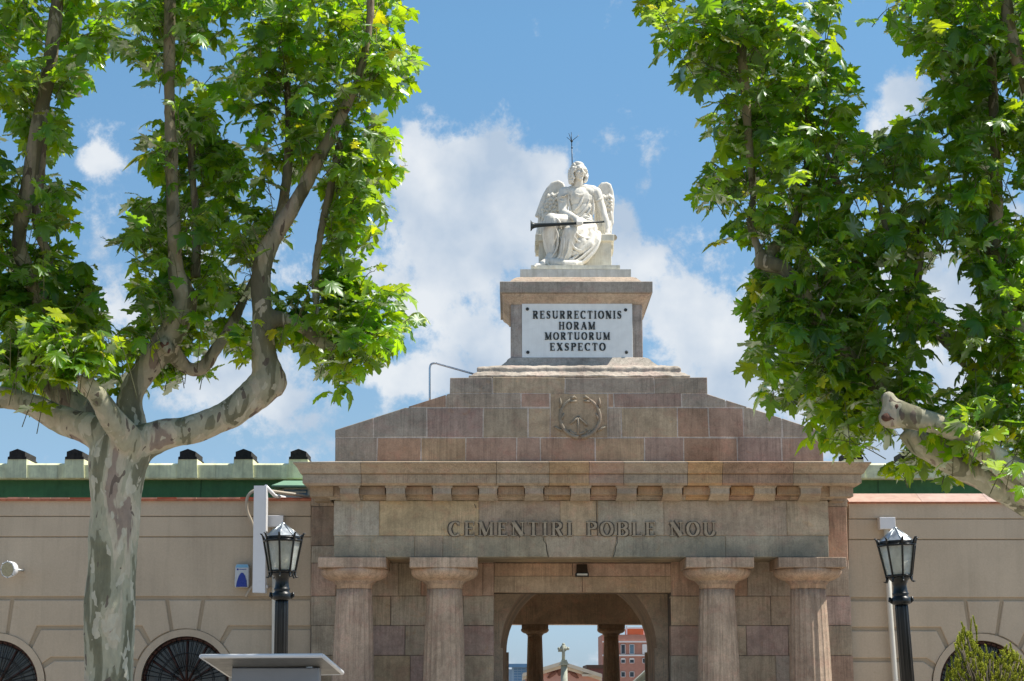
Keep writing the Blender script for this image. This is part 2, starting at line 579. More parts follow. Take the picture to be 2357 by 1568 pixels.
M['offwhite_pvc'] = mat_simple('offwhite_pvc', (0.66, 0.63, 0.55), 0.5, 0.0, var=0.06, scale=2, bump=0.0, streak=0.15)
M['beige_hose'] = mat_simple('beige_hose', (0.42, 0.36, 0.28), 0.6, var=0.1)
M['blue'] = mat_simple('blue_plastic', (0.012, 0.035, 0.28), 0.3, var=0.05)
M['cyan'] = mat_simple('light_blue_plastic', (0.18, 0.42, 0.62), 0.35, var=0.08)
M['grey_panel'] = mat_simple('grey_panel', (0.24, 0.255, 0.28), 0.5, var=0.05)
M['bronze_dark'] = mat_simple('dark_bronze', (0.02, 0.026, 0.027), 0.42, 0.3, var=0.3, scale=9, bump=0.2)
M['glass_dark'] = mat_simple('dark_window_glass', (0.02, 0.022, 0.02), 0.12, 0.0, var=0.8, scale=2.2, bump=0.0, spec=0.7)
M['plaque'] = mat_simple('white_marble_plaque', (0.80, 0.84, 0.84), 0.5, 0.0, var=0.07, scale=2.5, bump=0.1, streak=0.12)
M['letter_dark'] = mat_simple('blackened_letter', (0.028, 0.035, 0.037), 0.7, 0.0, var=0.3, scale=12, bump=0.2)
M['letter_stone'] = mat_simple('cut_letter_stone', (0.35, 0.29, 0.21), 0.8, 0.0, var=0.25, scale=8, bump=0.3)
M['brick'] = mat_simple('brick_far', (0.44, 0.21, 0.155), 0.85, var=0.12, scale=1.0)
M['brick_orange'] = mat_simple('orange_panel', (0.62, 0.17, 0.07), 0.8, var=0.1, scale=0.6)
M['band_white'] = mat_simple('white_band', (0.75, 0.72, 0.70), 0.7, var=0.05)
M['chapel_pink'] = mat_simple('pink_render', (0.56, 0.30, 0.235), 0.85, var=0.08, scale=0.5)
M['chapel_trim'] = mat_simple('cream_trim', (0.62, 0.53, 0.41), 0.8, var=0.12, scale=0.8)
M['relief_brown'] = mat_simple('brown_relief', (0.20, 0.085, 0.06), 0.8, var=0.2, scale=1)
M['office_blue'] = mat_simple('blue_cladding', (0.30, 0.42, 0.54), 0.6, var=0.06, scale=0.1)
M['office_glass'] = mat_simple('blue_strip_glass', (0.12, 0.25, 0.42), 0.2, var=0.1, scale=0.1)
M['pane_blue'] = mat_simple('blue_grey_pane', (0.12, 0.20, 0.26), 0.2, var=0.3, scale=1)
M['cross_stone'] = mat_simple('lichen_stone', (0.36, 0.37, 0.30), 0.9, var=0.3, scale=2.5, bump=0.4)
M['ground'] = mat_simple('pale_paving', (0.33, 0.285, 0.23), 0.9, var=0.12, scale=0.3, bump=0.2)
M['maroon'] = mat_simple('maroon_render', (0.16, 0.07, 0.065), 0.85, var=0.1)


def mat_lamp_glass():
    t = NT('rippled_glass')
    t.b.inputs['Transmission Weight'].default_value = 0.55
    nb = t.bump(t.noise(16, 4, 0.6, dist=2), 0.6, 0.02)
    return t.done(t.ramp(t.noise(7, 5, 0.7), [(0.3, (0.48, 0.5, 0.44)), (0.7, (0.86, 0.87, 0.8))]), 0.35, nb, spec=0.5)


M['lamp_glass'] = mat_lamp_glass()


def mat_bark():
    t = NT('plane_bark')
    v = t.mapping((1.0, 1.0, 0.24))
    big = t.noise(4.3, 4.5, 0.5, vec=v, dist=0.5)
    c = t.ramp(big, [(0.0, (0.15, 0.12, 0.09)), (0.36, (0.15, 0.145, 0.095)), (0.452, (0.185, 0.18, 0.12)), (0.462, (0.32, 0.31, 0.225)), (0.54, (0.35, 0.33, 0.24)), (0.552, (0.43, 0.385, 0.285)),
                     (0.635, (0.42, 0.37, 0.28)), (0.65, (0.26, 0.205, 0.165))])
    sp = t.noise(8.5, 2.5, 0.45, vec=t.mapping((1.0, 1.0, 0.55)), dist=0.5)
    c = t.mix(c, (0.46, 0.43, 0.335), t.ramp(sp, [(0.0, 0.0), (0.605, 0.9)], 'CONSTANT'))
    c = t.mix(c, (0.11, 0.085, 0.07), t.ramp(sp, [(0.0, 0.85), (0.335, 0.0)], 'CONSTANT'))
    c = t.mix(c, t.ramp(t.noise(14, 6, 0.7, vec=t.mapping((1, 1, 0.4))), [(0.3, 0.75), (0.7, 1.18)]), 0.8, 'MULTIPLY')
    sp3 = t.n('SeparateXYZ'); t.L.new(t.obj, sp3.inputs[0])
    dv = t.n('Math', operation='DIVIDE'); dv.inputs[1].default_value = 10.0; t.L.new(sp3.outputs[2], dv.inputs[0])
    c = t.mix(c, t.ramp(dv.outputs[0], [(0.36, (1.2, 1.2, 1.2)), (0.48, (0.9, 0.86, 0.82)), (0.66, (0.62, 0.55, 0.49))]), 1.0, 'MULTIPLY')  # browner young limbs higher up, with the crown's shade put into the colour
    c = t.mix(c, t.tint(), 1.0, 'MULTIPLY')
    h = t.ramp(big, [(0.0, 0.0), (0.37, 0.5), (0.455, 0.25), (0.54, 0.1), (0.63, 0.7)], 'CONSTANT')
    nb = t.bump(h, 0.9, 0.02)
    nb = t.bump(t.noise(9, 7, 0.7, vec=t.mapping((1, 1, 0.45))), 0.4, 0.03, nb)
    return t.done(c, 0.85, nb, spec=0.2)


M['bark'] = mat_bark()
M['burl'] = mat_simple('cut_burl_wood', (0.10, 0.045, 0.03), 0.9, var=0.5, scale=14, bump=0.8)
M['twig'] = mat_simple('green_twig', (0.10, 0.10, 0.045), 0.7, var=0.3, scale=5)


def mat_leaf(name, dif, tra, gloss=0.12, tw=0.5):
    m = bpy.data.materials.new(name)
    m.use_nodes = True
    N, L = m.node_tree.nodes, m.node_tree.links
    N.clear()
    out = N.new('ShaderNodeOutputMaterial')
    at = N.new('ShaderNodeAttribute'); at.attribute_name = 'tint'

    def mul(col):
        x = N.new('ShaderNodeMix'); x.data_type = 'RGBA'; x.blend_type = 'MULTIPLY'
        x.inputs[0].default_value = 1
        x.inputs[6].default_value = (*col, 1)
        L.new(at.outputs['Color'], x.inputs[7])
        return x.outputs[2]
    d = N.new('ShaderNodeBsdfDiffuse'); L.new(mul(dif), d.inputs[0])
    tr = N.new('ShaderNodeBsdfTranslucent'); L.new(mul(tra), tr.inputs[0])
    g = N.new('ShaderNodeBsdfGlossy'); g.inputs['Roughness'].default_value = 0.38
    g.inputs['Color'].default_value = (0.85, 0.92, 0.85, 1)
    a = N.new('ShaderNodeMixShader'); a.inputs[0].default_value = tw
    L.new(d.outputs[0], a.inputs[1]); L.new(tr.outputs[0], a.inputs[2])
    fr = N.new('ShaderNodeFresnel'); fr.inputs['IOR'].default_value = 1.42
    mm = N.new('ShaderNodeMath'); mm.operation = 'MULTIPLY_ADD'; mm.inputs[1].default_value = 0.42 if gloss > 0 else 0; mm.inputs[2].default_value = gloss * 0.35
    L.new(fr.outputs[0], mm.inputs[0])
    b = N.new('ShaderNodeMixShader'); L.new(mm.outputs[0], b.inputs[0])
    L.new(a.outputs[0], b.inputs[1]); L.new(g.outputs[0], b.inputs[2])
    L.new(b.outputs[0], out.inputs[0])
    return m


M['leaf'] = mat_leaf('plane_leaf', (0.036, 0.105, 0.011), (0.60, 0.88, 0.010), gloss=.06, tw=0.58)
M['needle'] = mat_leaf('conifer_needle', (0.21, 0.25, 0.045), (0.52, 0.56, 0.06), gloss=0, tw=0.4)


def tnt(k=0.12, warm=0.05):
    b = 1 + random.uniform(-k, k)
    w = random.uniform(-warm, warm)
    return (b * (1 + w), b, b * (1 - w * 1.3))


PINK = (1.01, 0.89, 0.91); OCH = (1.1, 0.96, 0.78); GREY = (0.93, 0.97, 1.0); RED = (1.0, 0.85, 0.80); OLI = (1.0, 1.0, 0.93)

# ================================================================== lettering
def glyphs():
    T, t, s = 0.17, 0.065, 0.065

    def stem(x, w=T, a=0.0, b=1.0): return ([(x, a), (x, b)], [w, w])
    def ser(x, y, l=0.30): return ([(x - l / 2, y), (x + l / 2, y)], [s, s])
    def bs(x, l=0.30): return [ser(x, s / 2, l)]
    def tp(x, l=0.30): return [ser(x, 1 - s / 2, l)]

    def arc(cx, cy, rx, ry, a0, a1, thick=T, thin=t, n=14):
        P, Wd = [], []
        for i in range(n + 1):
            a = R(a0 + (a1 - a0) * i / n)
            P.append((cx + rx * math.cos(a), cy + ry * math.sin(a)))
            Wd.append(thin + (thick - thin) * abs(math.cos(a)) ** 1.3)
        return (P, Wd)
    G = {}
    G['I'] = (0.34, [stem(.17)] + bs(.17) + tp(.17))
    G['E'] = (0.66, [stem(.16), ([(.02, 1 - s / 2), (.60, 1 - s / 2)], [s, s]), ([(.02, s / 2), (.62, s / 2)], [s, s]), ([(.16, .52), (.46, .52)], [s, s]),
                     ([(.585, 1), (.565, .72)], [.06, .02]), ([(.60, 0), (.58, .30)], [.06, .02]), ([(.45, .42), (.45, .64)], [.05, .05])])
    G['L'] = (0.62, [stem(.16)] + tp(.16) + [([(.02, s / 2), (.58, s / 2)], [s, s]), ([(.57, 0), (.55, .32)], [.07, .02])])
    G['T'] = (0.68, [stem(.34)] + bs(.34) + [([(.03, 1 - s / 2), (.65, 1 - s / 2)], [s, s]), ([(.06, 1), (.04, .70)], [.06, .02]), ([(.62, 1), (.64, .70)], [.06, .02])])
    G['H'] = (0.80, [stem(.17), stem(.63), ([(.17, .52), (.63, .52)], [s, s])] + bs(.17) + bs(.63) + tp(.17) + tp(.63))
    G['N'] = (0.80, [stem(.14, .075), stem(.66, .075), ([(.12, .98), (.66, .02)], [.19, .19])] + bs(.14, .26) + tp(.66, .26) + tp(.10, .2))
    G['M'] = (0.94, [stem(.13, .075), ([(.14, .98), (.45, .04)], [.17, .17]), ([(.45, .04), (.77, .98)], [.06, .06]), stem(.78)] + bs(.13, .26) + bs(.78) + tp(.08, .16) + tp(.82, .2))
    G['A'] = (0.80, [([(.12, .02), (.40, .98)], [.07, .07]), ([(.40, .98), (.68, .02)], [.18, .18]), ([(.22, .34), (.58, .34)], [s, s])] + bs(.12, .24) + bs(.68, .28))
    G['X'] = (0.76, [([(.14, .98), (.62, .02)], [.18, .18]), ([(.62, .98), (.14, .02)], [.07, .07])] + bs(.14, .24) + bs(.62, .26) + tp(.14, .26) + tp(.62, .24))
    G['U'] = (0.80, [stem(.17, T, .3, 1), stem(.65, .075, .3, 1), arc(.41, .32, .24, .28, 180, 360)] + tp(.17) + tp(.65, .26))
    G['O'] = (0.80, [arc(.40, .5, .31, .47, 0, 360, n=30)])
    G['C'] = (0.74, [arc(.40, .5, .31, .47, 48, 312, n=24), ([(.63, .98), (.63, .70)], [.05, .05]), ([(.63, .0), (.63, .2)], [.04, .03])])
    G['S'] = (0.60, [([(.50, .78), (.43, .92), (.30, .965), (.17, .90), (.11, .76), (.18, .62), (.31, .51), (.44, .40), (.50, .25), (.43, .10), (.30, .035), (.16, .08), (.08, .22)],
                      [.05, .07, .065, .09, .12, .16, .18, .16, .12, .09, .065, .07, .05]), ([(.51, .97), (.50, .72)], [.05, .03]), ([(.08, .28), (.08, .03)], [.03, .05])])
    bowl = arc(.30, .74, .27, .225, 90, -90)
    G['P'] = (0.66, [stem(.17)] + bs(.17) + tp(.15, .26) + [([(.17, .965), (.30, .965)], [s, s]), ([(.17, .515), (.30, .515)], [s, s]), bowl])
    G['B'] = (0.70, [stem(.17), ([(.02, .965), (.30, .965)], [s, s]), ([(.17, .515), (.32, .515)], [s, s]), ([(.02, .033), (.32, .033)], [s, s]), bowl, arc(.32, .275, .29, .242, 90, -90)])
    G['R'] = (0.76, [stem(.17)] + bs(.17) + tp(.15, .26) + [([(.17, .965), (.30, .965)], [s, s]), ([(.17, .515), (.30, .515)], [s, s]), bowl, ([(.36, .52), (.60, .02)], [.15, .15]), ser(.64, s / 2, .16)])
    return G


GL = glyphs()


def text_mb(mb, txt, x0, x1, z0, z1, Y, depth, space=0.10, gap=0.5, bold=1.0):
    """letters as raised strips; the line is stretched to fill x0..x1"""
    w = 0
    for ch in txt: w += gap if ch == ' ' else GL[ch][0] + space
    w -= space
    H = z1 - z0
    sx = (x1 - x0) / w
    cx = x0
    k = 0
    for ch in txt:
        if ch == ' ':
            cx += gap * sx; continue
        gw, strokes = GL[ch]
        for P, Wd in strokes:
            pts = [Vector((cx + p[0] * sx, z0 + p[1] * H)) for p in P]
            n = len(pts)
            closed = (pts[0] - pts[-1]).length < 1e-4
            k += 1
            yf = Y - depth - (k % 9) * 0.0006
            Lf, Rt = [], []
            for i in range(n):
                if closed and i in (0, n - 1): d = pts[1] - pts[-2]
                else: d = pts[min(i + 1, n - 1)] - pts[max(i - 1, 0)]
                d.normalize()
                # widths are measured in letter heights horizontally scaled
                nx = Vector((-d.y, d.x))
                hw = Wd[i] * bold * 0.5 * (sx * abs(nx.x) + H * abs(nx.y))
                Lf.append(pts[i] + nx * hw); Rt.append(pts[i] - nx * hw)
            for i in range(n - 1):
                q = [Rt[i], Rt[i + 1], Lf[i + 1], Lf[i]]
                a = mb.add([(p.x, yf, p.y) for p in q])
                b = mb.add([(p.x, Y + 0.02, p.y) for p in q])
                mb.face([a, a + 1, a + 2, a + 3])
                for u, v in ((0, 1), (2, 3)):
                    mb.face([a + u, b + u, b + v, a + v])
                if i == 0: mb.face([a + 3, b + 3, b, a])
                if i == n - 2: mb.face([a + 1, b + 1, b + 2, a + 2])
        cx += (gw + space) * sx


# ================================================================== ground
g = MB()
g.poly([(-1500, -300, 0), (1500, -300, 0), (1500, 3000, 0), (-1500, 3000, 0)])
go = g.build('ground', M['ground'])
go['kind'] = 'structure'

# ================================================================== gatehouse
YE = 0.0      # entablature face
YW = 2.0      # wall behind the columns
gate = thing('gatehouse', 'sandstone cemetery gatehouse with four Doric columns and carved name over the doorway', 'gatehouse', (1.8, 0, 0))


def clip(poly, nx, nz, c):
    """keep points with nx*x+nz*z <= c"""
    out = []
    for i in range(len(poly)):
        a, b = poly[i], poly[(i + 1) % len(poly)]
        da, db = nx * a[0] + nz * a[1] - c, nx * b[0] + nz * b[1] - c
        if da <= 0: out.append(a)
        if (da < 0 < db) or (db < 0 < da):
            t = da / (da - db)
            out.append((a[0] + t * (b[0] - a[0]), a[1] + t * (b[1] - a[1])))
    return out


def course(mb, y0, y1, xs, Y, depth, tints=None, clips=(), ch=0.012, gap=None, slant=None, k=0.10):
    """one course of ashlar: y0 top, y1 bottom, xs joint positions (all traced)"""
    if gap is None: gap = .012 if (mb is pm) else .006
    for i in range(len(xs) - 1):
        a, b = xs[i], xs[i + 1]
        xm = (a + b) / 2
        zt = W(xm, y0, Y)[1]; zb = W(xm, y1, Y)[1]
        ym = (y0 + y1) / 2
        xa, xb = W(a, ym, Y)[0] + gap, W(b, ym, Y)[0] - gap
        sa = sb = 0
        if slant:
            sa = slant.get(a, 0); sb = slant.get(b, 0)
        J = lambda: random.uniform(-.9, 1.0) * gap
        poly = [(xa + sa + J(), zb + gap + J()), (xb + sb - J(), zb + gap + J()), (xb - sb - J(), zt - gap - J()), (xa - sa + J(), zt - gap - J())]
        for c in clips:
            poly = clip(poly, *c)
            if len(poly) < 3: break
        if len(poly) < 3: continue
        tt = tnt(k)
        if tints and i < len(tints) and tints[i]:
            q = tints[i]; tt = tuple(tt[j] * q[j] for j in range(3))
        mb.slab(poly, Y + random.uniform(-0.003, 0.003), depth, tt, ch)


# ---- pediment
pm = MB()
c1 = W(771, 990, YE); c2 = W(1035, 906, YE); c3 = W(1628.5, 907, YE); c4 = W(1895, 994, YE)


def half(a, b):
    # region below the line a-b
    nx, nz = -(b[1] - a[1]), (b[0] - a[0])
    return (nx, nz, nx * a[0] + nz * a[1])


cl = (half(c1, c2), half(c3, c4))
course(pm, 1007, 1066, [771, 868, 969, 1072, 1189, 1244, 1370, 1483, 1574, 1698, 1799, 1896], YE, 0.5,
       [GREY, RED, OCH, PINK, PINK, RED, OCH, PINK, RED, PINK, PINK], k=.09)
course(pm, 938, 1007, [771, 860, 982, 1112, 1215, 1267], YE, 0.5, [None, GREY, PINK, OLI, OLI], cl, k=.08)
course(pm, 938, 1007, [1399, 1430, 1559, 1631, 1712, 1800, 1896], YE, 0.5, [None, OLI, RED, PINK, GREY, None], cl, k=.08)
course(pm, 905, 938, [940, 1027, 1199, 1265], YE, 0.5, [RED, None, PINK], cl)
course(pm, 905, 938, [1399, 1413, 1569, 1671, 1760], YE, 0.5, [RED, PINK, GREY, None], cl)
course(pm, 905, 1007, [1267, 1399], YE - 0.01, 0.5, [(1.0, .98, .9)], k=.02)
course(pm, 868, 906, [1035, 1133, 1301, 1506, 1628.5], YE, 0.5, [GREY, OLI, None, GREY])
zb = W(1300, 1090, YE)[1]; zp = c1[1]
x0, x1 = W(771, 1030, YE)[0], W(1896, 1030, YE)[0]
BACK = (0.42, 0.42, 0.42)
pm.slab([(x0 + .02, zb), (x1 - .02, zb), (x1 - .02, c4[1] - .02), (c3[0], c3[1] - .03), (c3[0] - .02, W(1300, 868, YE)[1] - .02), (c2[0] + .02, W(1300, 868, YE)[1] - .02),
         (c2[0], c2[1] - .03), (x0 + .02, c1[1] - .02)], YE + .009, 5.2, (1.4, 1.52, 1.72))
pm.build('pediment', M['stone'], gate)

# carved wreath
wr = MB()
for sgn in (-1, 1):
    pts = []
    for i in range(15):
        a = R(-90 + sgn * (4 + 150 * i / 14))
        pts.append(WV(1335 + 46 * math.cos(a), 961 - 46 * math.sin(a), YE - 0.012))
    wr.tube(pts, [0.062 * (1 - 0.4 * i / 14) for i in range(15)], 8)
    for i in range(2, 15, 3):
        a = R(-90 + sgn * (4 + 150 * i / 14))
        rr = 46 + (7 if i % 2 else -5)
        p = WV(1335 + rr * math.cos(a), 961 - rr * math.sin(a), YE - 0.015)
        tang = Vector((-math.sin(a) * sgn, 0, math.cos(a) * sgn))
        out = Vector((math.cos(a), 0, math.sin(a))) * (0.6 if i % 2 else -0.4)
        d = (tang + out).normalized()
        L_ = 0.20 if i % 2 else 0.13
        wr.tube([p - d * .05, p + d * L_ * .5 + Vector((0, -.01, 0)), p + d * L_], [.035, .032, .006], 6)
    e = WV(1335 + sgn * 20, 918, YE - 0.03)
    wr.tube([e, WV(1335 + sgn * 13, 913, YE - .04), WV(1335 + sgn * 8, 917, YE - .03)], [.03, .03, .012], 6)
for a, b in (((1331, 958), (1331, 1003)), ((1331, 960), (1313, 976)), ((1331, 960), (1352, 980))):
    wr.tube([WV(*a, YE - .012), WV(*b, YE - .012)], .036, 6)
wr.tube([WV(1331 + 20 * math.cos(R(t)), 985 - 14 * math.sin(R(t)), YE - .02) for t in range(200, 345, 12)], .022, 6)
wr.build('wreath_relief', M['stone_dim'], gate)

# ---- entablature frieze
fr = MB()
course(fr, 1152, 1233, [768, 873, 1102, 1289, 1376, 1528, 1811, 1908], YE, 0.6, [GREY, (1.1, 1.05, .9), (.85, .85, .9), (.9, .88, .85), GREY, (.82, .82, .86), None], k=.06)
course(fr, 1233, 1283, [768, 954, 1019, 1258, 1415, 1670, 1908], YE, 0.6, [(.78, .84, .86), (.85, .85, .85), (.8, .85, .85), (.86, .88, .9), (.8, .84, .82), (.76, .8, .8)], k=.05,
       slant={1258: .05, 1415: -.07})
ex0, ex1 = W(768, 1220, YE)[0], W(1908, 1220, YE)[0]
ez0, ez1 = W(1300, 1283, YE)[1], W(1300, 1152, YE)[1]
fr.box(ex0 + .02, ex1 - .02, YE + .02, YW + 0.1, ez0 + .01, ez1 + .05, (.9, .85, .75))
frieze = fr.build('frieze', M['stone_frieze'], gate)
for pts_ in (((1250, 1237), (1252, 1246), (1257, 1252), (1258, 1266), (1262, 1283)), ((1420, 1236), (1421, 1250), (1417, 1258), (1416, 1270), (1411, 1283)), ((1092, 1160), (1096, 1170)),
             ((1372, 1152), (1373, 1190), (1375, 1233))):
    ck = MB()
    for p_, q_ in zip(pts_, pts_[1:]):
        a, b = W(*p_, YE), W(*q_, YE)
        ck.slab([(a[0] - .007, a[1]), (b[0] - .007, b[1]), (b[0] + .007, b[1]), (a[0] + .007, a[1])], YE - .0065, .01)
    ck.build('crack', M['cap_black'], frieze)
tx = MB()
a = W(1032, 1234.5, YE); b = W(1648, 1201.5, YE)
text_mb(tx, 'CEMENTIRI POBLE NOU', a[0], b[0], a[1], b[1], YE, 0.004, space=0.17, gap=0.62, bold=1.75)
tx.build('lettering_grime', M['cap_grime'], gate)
tx = MB()
a = W(1032, 1234.5, YE); b = W(1648, 1201.5, YE)
text_mb(tx, 'CEMENTIRI POBLE NOU', a[0], b[0], a[1], b[1], YE, 0.06, space=0.17, gap=0.62, bold=.85)
tx.build('inscription', M['letter_stone'], gate)

# ---- cornice, in mitred lengths
co = MB()
prof = [(0.10, 1151), (0.10, 1147), (0.16, 1144), (0.16, 1141), (0.20, 1139), (0.20, 1119), (0.66, 1117.5), (0.74, 1112), (0.74, 1092.5),
        (0.72, 1091.5), (0.80, 1089), (0.86, 1078), (0.93, 1069), (0.96, 1066.5), (0.96, 1063.5), (0.60, 1063), (0.0, 1062)]
PR = []
for o, py in prof:
    PR.append((o, W(1300, py, YE - o)[1]))
jo = [None, 831, 928, 1142, 1265, 1361, 1509, 1589, 1671, 1720, 1854, None]
jo = [None, 831, 1143, 1264, 1356, 1436, 1583, 1663, 1826, None]
jx = [None if j is None else W(j, 1090, YE - .8)[0] for j in jo]
cbx = 13.6
for i in range(len(jo) - 1):
    tt = tnt(.07)
    if i in (3, 6): tt = (tt[0] * 1.12, tt[1] * .98, tt[2] * .8)
    if i in (4, 7): tt = (tt[0] * .95, tt[1] * .84, tt[2] * .84)
    row = []
    for o, z in PR:
        xa = ex0 - o if jx[i] is None else jx[i] + .005
        xb = ex1 + o if jx[i + 1] is None else jx[i + 1] - .005
        row.append(co.add([(xa, YE - o, z), (xb, YE - o, z)]))
    for r0, r1 in zip(row, row[1:]):
        co.face([r0, r0 + 1, r1 + 1, r1], tt)
    for e in (0, 1):
        if jx[i + e] is not None:
            co.face([r + e for r in row], (.3, .3, .3))
for side in (0, 1):
    tt = tnt(.06)
    row = []
    for o, z in PR:
        x = ex0 - o if side == 0 else ex1 + o
        row.append(co.add([(x, YE - o, z), (x, cbx, z)]))
    for r0, r1 in zip(row, row[1:]):
        co.face([r0, r0 + 1, r1 + 1, r1], tt)
co.build('cornice', M['stone_cor'], gate)
# recess blocks and mutules
mus = [(781, 827), (887, 934), (994.6, 1040), (1101, 1146), (1207, 1252), (1313, 1360), (1419, 1467), (1525, 1572), (1634, 1681), (1736, 1787), (1842, 1892)]
zt, zb2 = PR[6][1], PR[5][1]
for i in range(len(mus) - 1):
    xa = W(mus[i][1], 1130, YE - .3)[0]; xb = W(mus[i + 1][0], 1130, YE - .3)[0]
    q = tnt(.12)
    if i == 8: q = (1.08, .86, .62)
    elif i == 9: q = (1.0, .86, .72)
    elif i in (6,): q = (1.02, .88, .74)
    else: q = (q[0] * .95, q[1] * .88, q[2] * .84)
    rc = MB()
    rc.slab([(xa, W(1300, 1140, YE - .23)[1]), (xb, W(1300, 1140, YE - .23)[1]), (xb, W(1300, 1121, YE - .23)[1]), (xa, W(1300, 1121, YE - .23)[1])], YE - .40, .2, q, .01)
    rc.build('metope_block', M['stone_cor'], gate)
for i, (a, b) in enumerate(mus):
    mu = MB()
    q = tnt(.05); q = (q[0] * .98, q[1] * 1.02, q[2] * 1.06)
    xa, xb = W(a, 1128, YE - .6)[0], W(b, 1128, YE - .6)[0]
    z1, z2, z3, z4 = W(1300, 1141, YE - .55)[1], W(1300, 1121, YE - .58)[1], W(1300, 1117.5, YE - .6)[1], zt + .02
    mu.rings([(xa + .02, xb - .02, YE - .50, YE, z1), (xa + .02, xb - .02, YE - .58, YE, z1 + .05), (xa + .02, xb - .02, YE - .58, YE, z2 - .03),
              (xa - .015, xb + .015, YE - .615, YE, z2), (xa - .015, xb + .015, YE - .615, YE, z3 + .05)], q)
    # splayed foot
    mu.rings([(xa + .0, xb - .0, YE - .26, YE - .1, z1 - .09), (xa + .02, xb - .02, YE - .46, YE - .1, z1 + .01)], q)
    mu.build('mutule', M['stone_cor'], gate)
for side in (0, 1):
    for k in range(4):
        mu = MB()
        yb = 0.9 + 1.17 * k - 1.2
        if side == 0: xr = (ex0 - .6, ex0)
        else: xr = (ex1, ex1 + .6)
        q = tnt(.06)
        mu.rings([(xr[0], xr[1], yb, yb + .5, W(1300, 1141, YE - .5)[1]), (xr[0], xr[1], yb, yb + .5, zt + .02)], q)
        mu.build('mutule', M['stone_cor'], gate)

# ---- wall behind the columns, with the doorway
wl = MB()
DX0, DX1, DT = W(1137, 1450, YW)[0], W(1544, 1450, YW)[0], W(1300, 1364, YW)[1]
rowsL = [(1140, 1165, [716, 735, 769]), (1165, 1256, [716, 780]), (1256, 1296, [716, 770, 960, 1137]),
         (1296, 1372, [716, 774, 917, 969, 1111, 1137]), (1372, 1440, [716, 790, 899, 1066, 1137]), (1440, 1509, [716, 780, 932, 1020, 1137]),
         (1509, 1578, [716, 800, 944, 1050, 1137]), (1578, 1647, [716, 780, 880, 1020, 1137]), (1647, 1716, [716, 830, 960, 1137])]
tl = [[None] * 5, [(.72, .68, .66)], [OLI, None, None], [RED, None, OLI, RED, RED], [OLI, OLI, OLI, OLI], [OLI, PINK, OLI, PINK], [OLI, (1.05, 1, .85), PINK, OLI], [None] * 5, [None] * 5]
for (a, b, xs), tt in zip(rowsL, tl):
    course(wl, a, b, xs, YW, .5, [tuple(v * 1.22 for v in (q or (1, 1, 1))) for q in tt], k=.07)
rowsR = [(1140, 1166, [1880, 1951]), (1166, 1290, [1890, 1951]), (1290, 1372, [1544, 1720, 1828, 1955]), (1372, 1440, [1544, 1616, 1774, 1890, 1959]),
         (1440, 1509, [1544, 1616, 1718, 1815, 1900, 1962]), (1509, 1578, [1544, 1640, 1786, 1890, 1965]), (1578, 1647, [1544, 1690, 1820, 1969]), (1647, 1716, [1544, 1640, 1770, 1972])]
tr = [[None], [(1.05, .82, .72)], [RED, None, None], [OCH, None, None, PINK], [PINK, OLI, PINK, None, OLI], [OLI, OLI, None, RED], [None] * 4, [None] * 4]
for (a, b, xs), tt in zip(rowsR, tr):
    course(wl, a, b, xs, YW, .5, [tuple(v * 1.22 for v in (q or (1, 1, 1))) for q in tt], k=.07)
course(wl, 1296, 1326, [1137, 1318, 1545], YW + .0, .5, [(1.2, 1.04, .95), (1.2, 1.0, .93)], k=.03)
course(wl, 1326, 1364.5, [1137, 1340, 1545], YW + .0, .5, [(1.2, 1.1, .96), (1.15, 1.06, .94)], k=.03)
wl.box(W(716, 1300, YW)[0] + .02, DX0 - .01, YW + .02, YW + 1.0, -.2, ez1 + .1, BACK)
wl.box(DX1 + .01, W(1955, 1300, YW)[0] - .04, YW + .02, YW + 1.0, -.2, ez1 + .1, BACK)
wl.box(DX0 - .01, DX1 + .01, YW + .02, YW + 1.0, DT + .01, ez1 + .1, BACK)
wl.build('portico_wall', M['stone'], gate)

# ---- front columns
NFL = 20


def flute(depth):
    def fn(a):
        x = (a * NFL / (2 * math.pi)) % 1.0
        d = min(x, 1 - x) * 2           # 0 at arris, 1 in the middle of the flute
        return 1 - depth * math.sqrt(max(0, 1 - (1 - min(1, d * 1.05)) ** 2))
    return fn


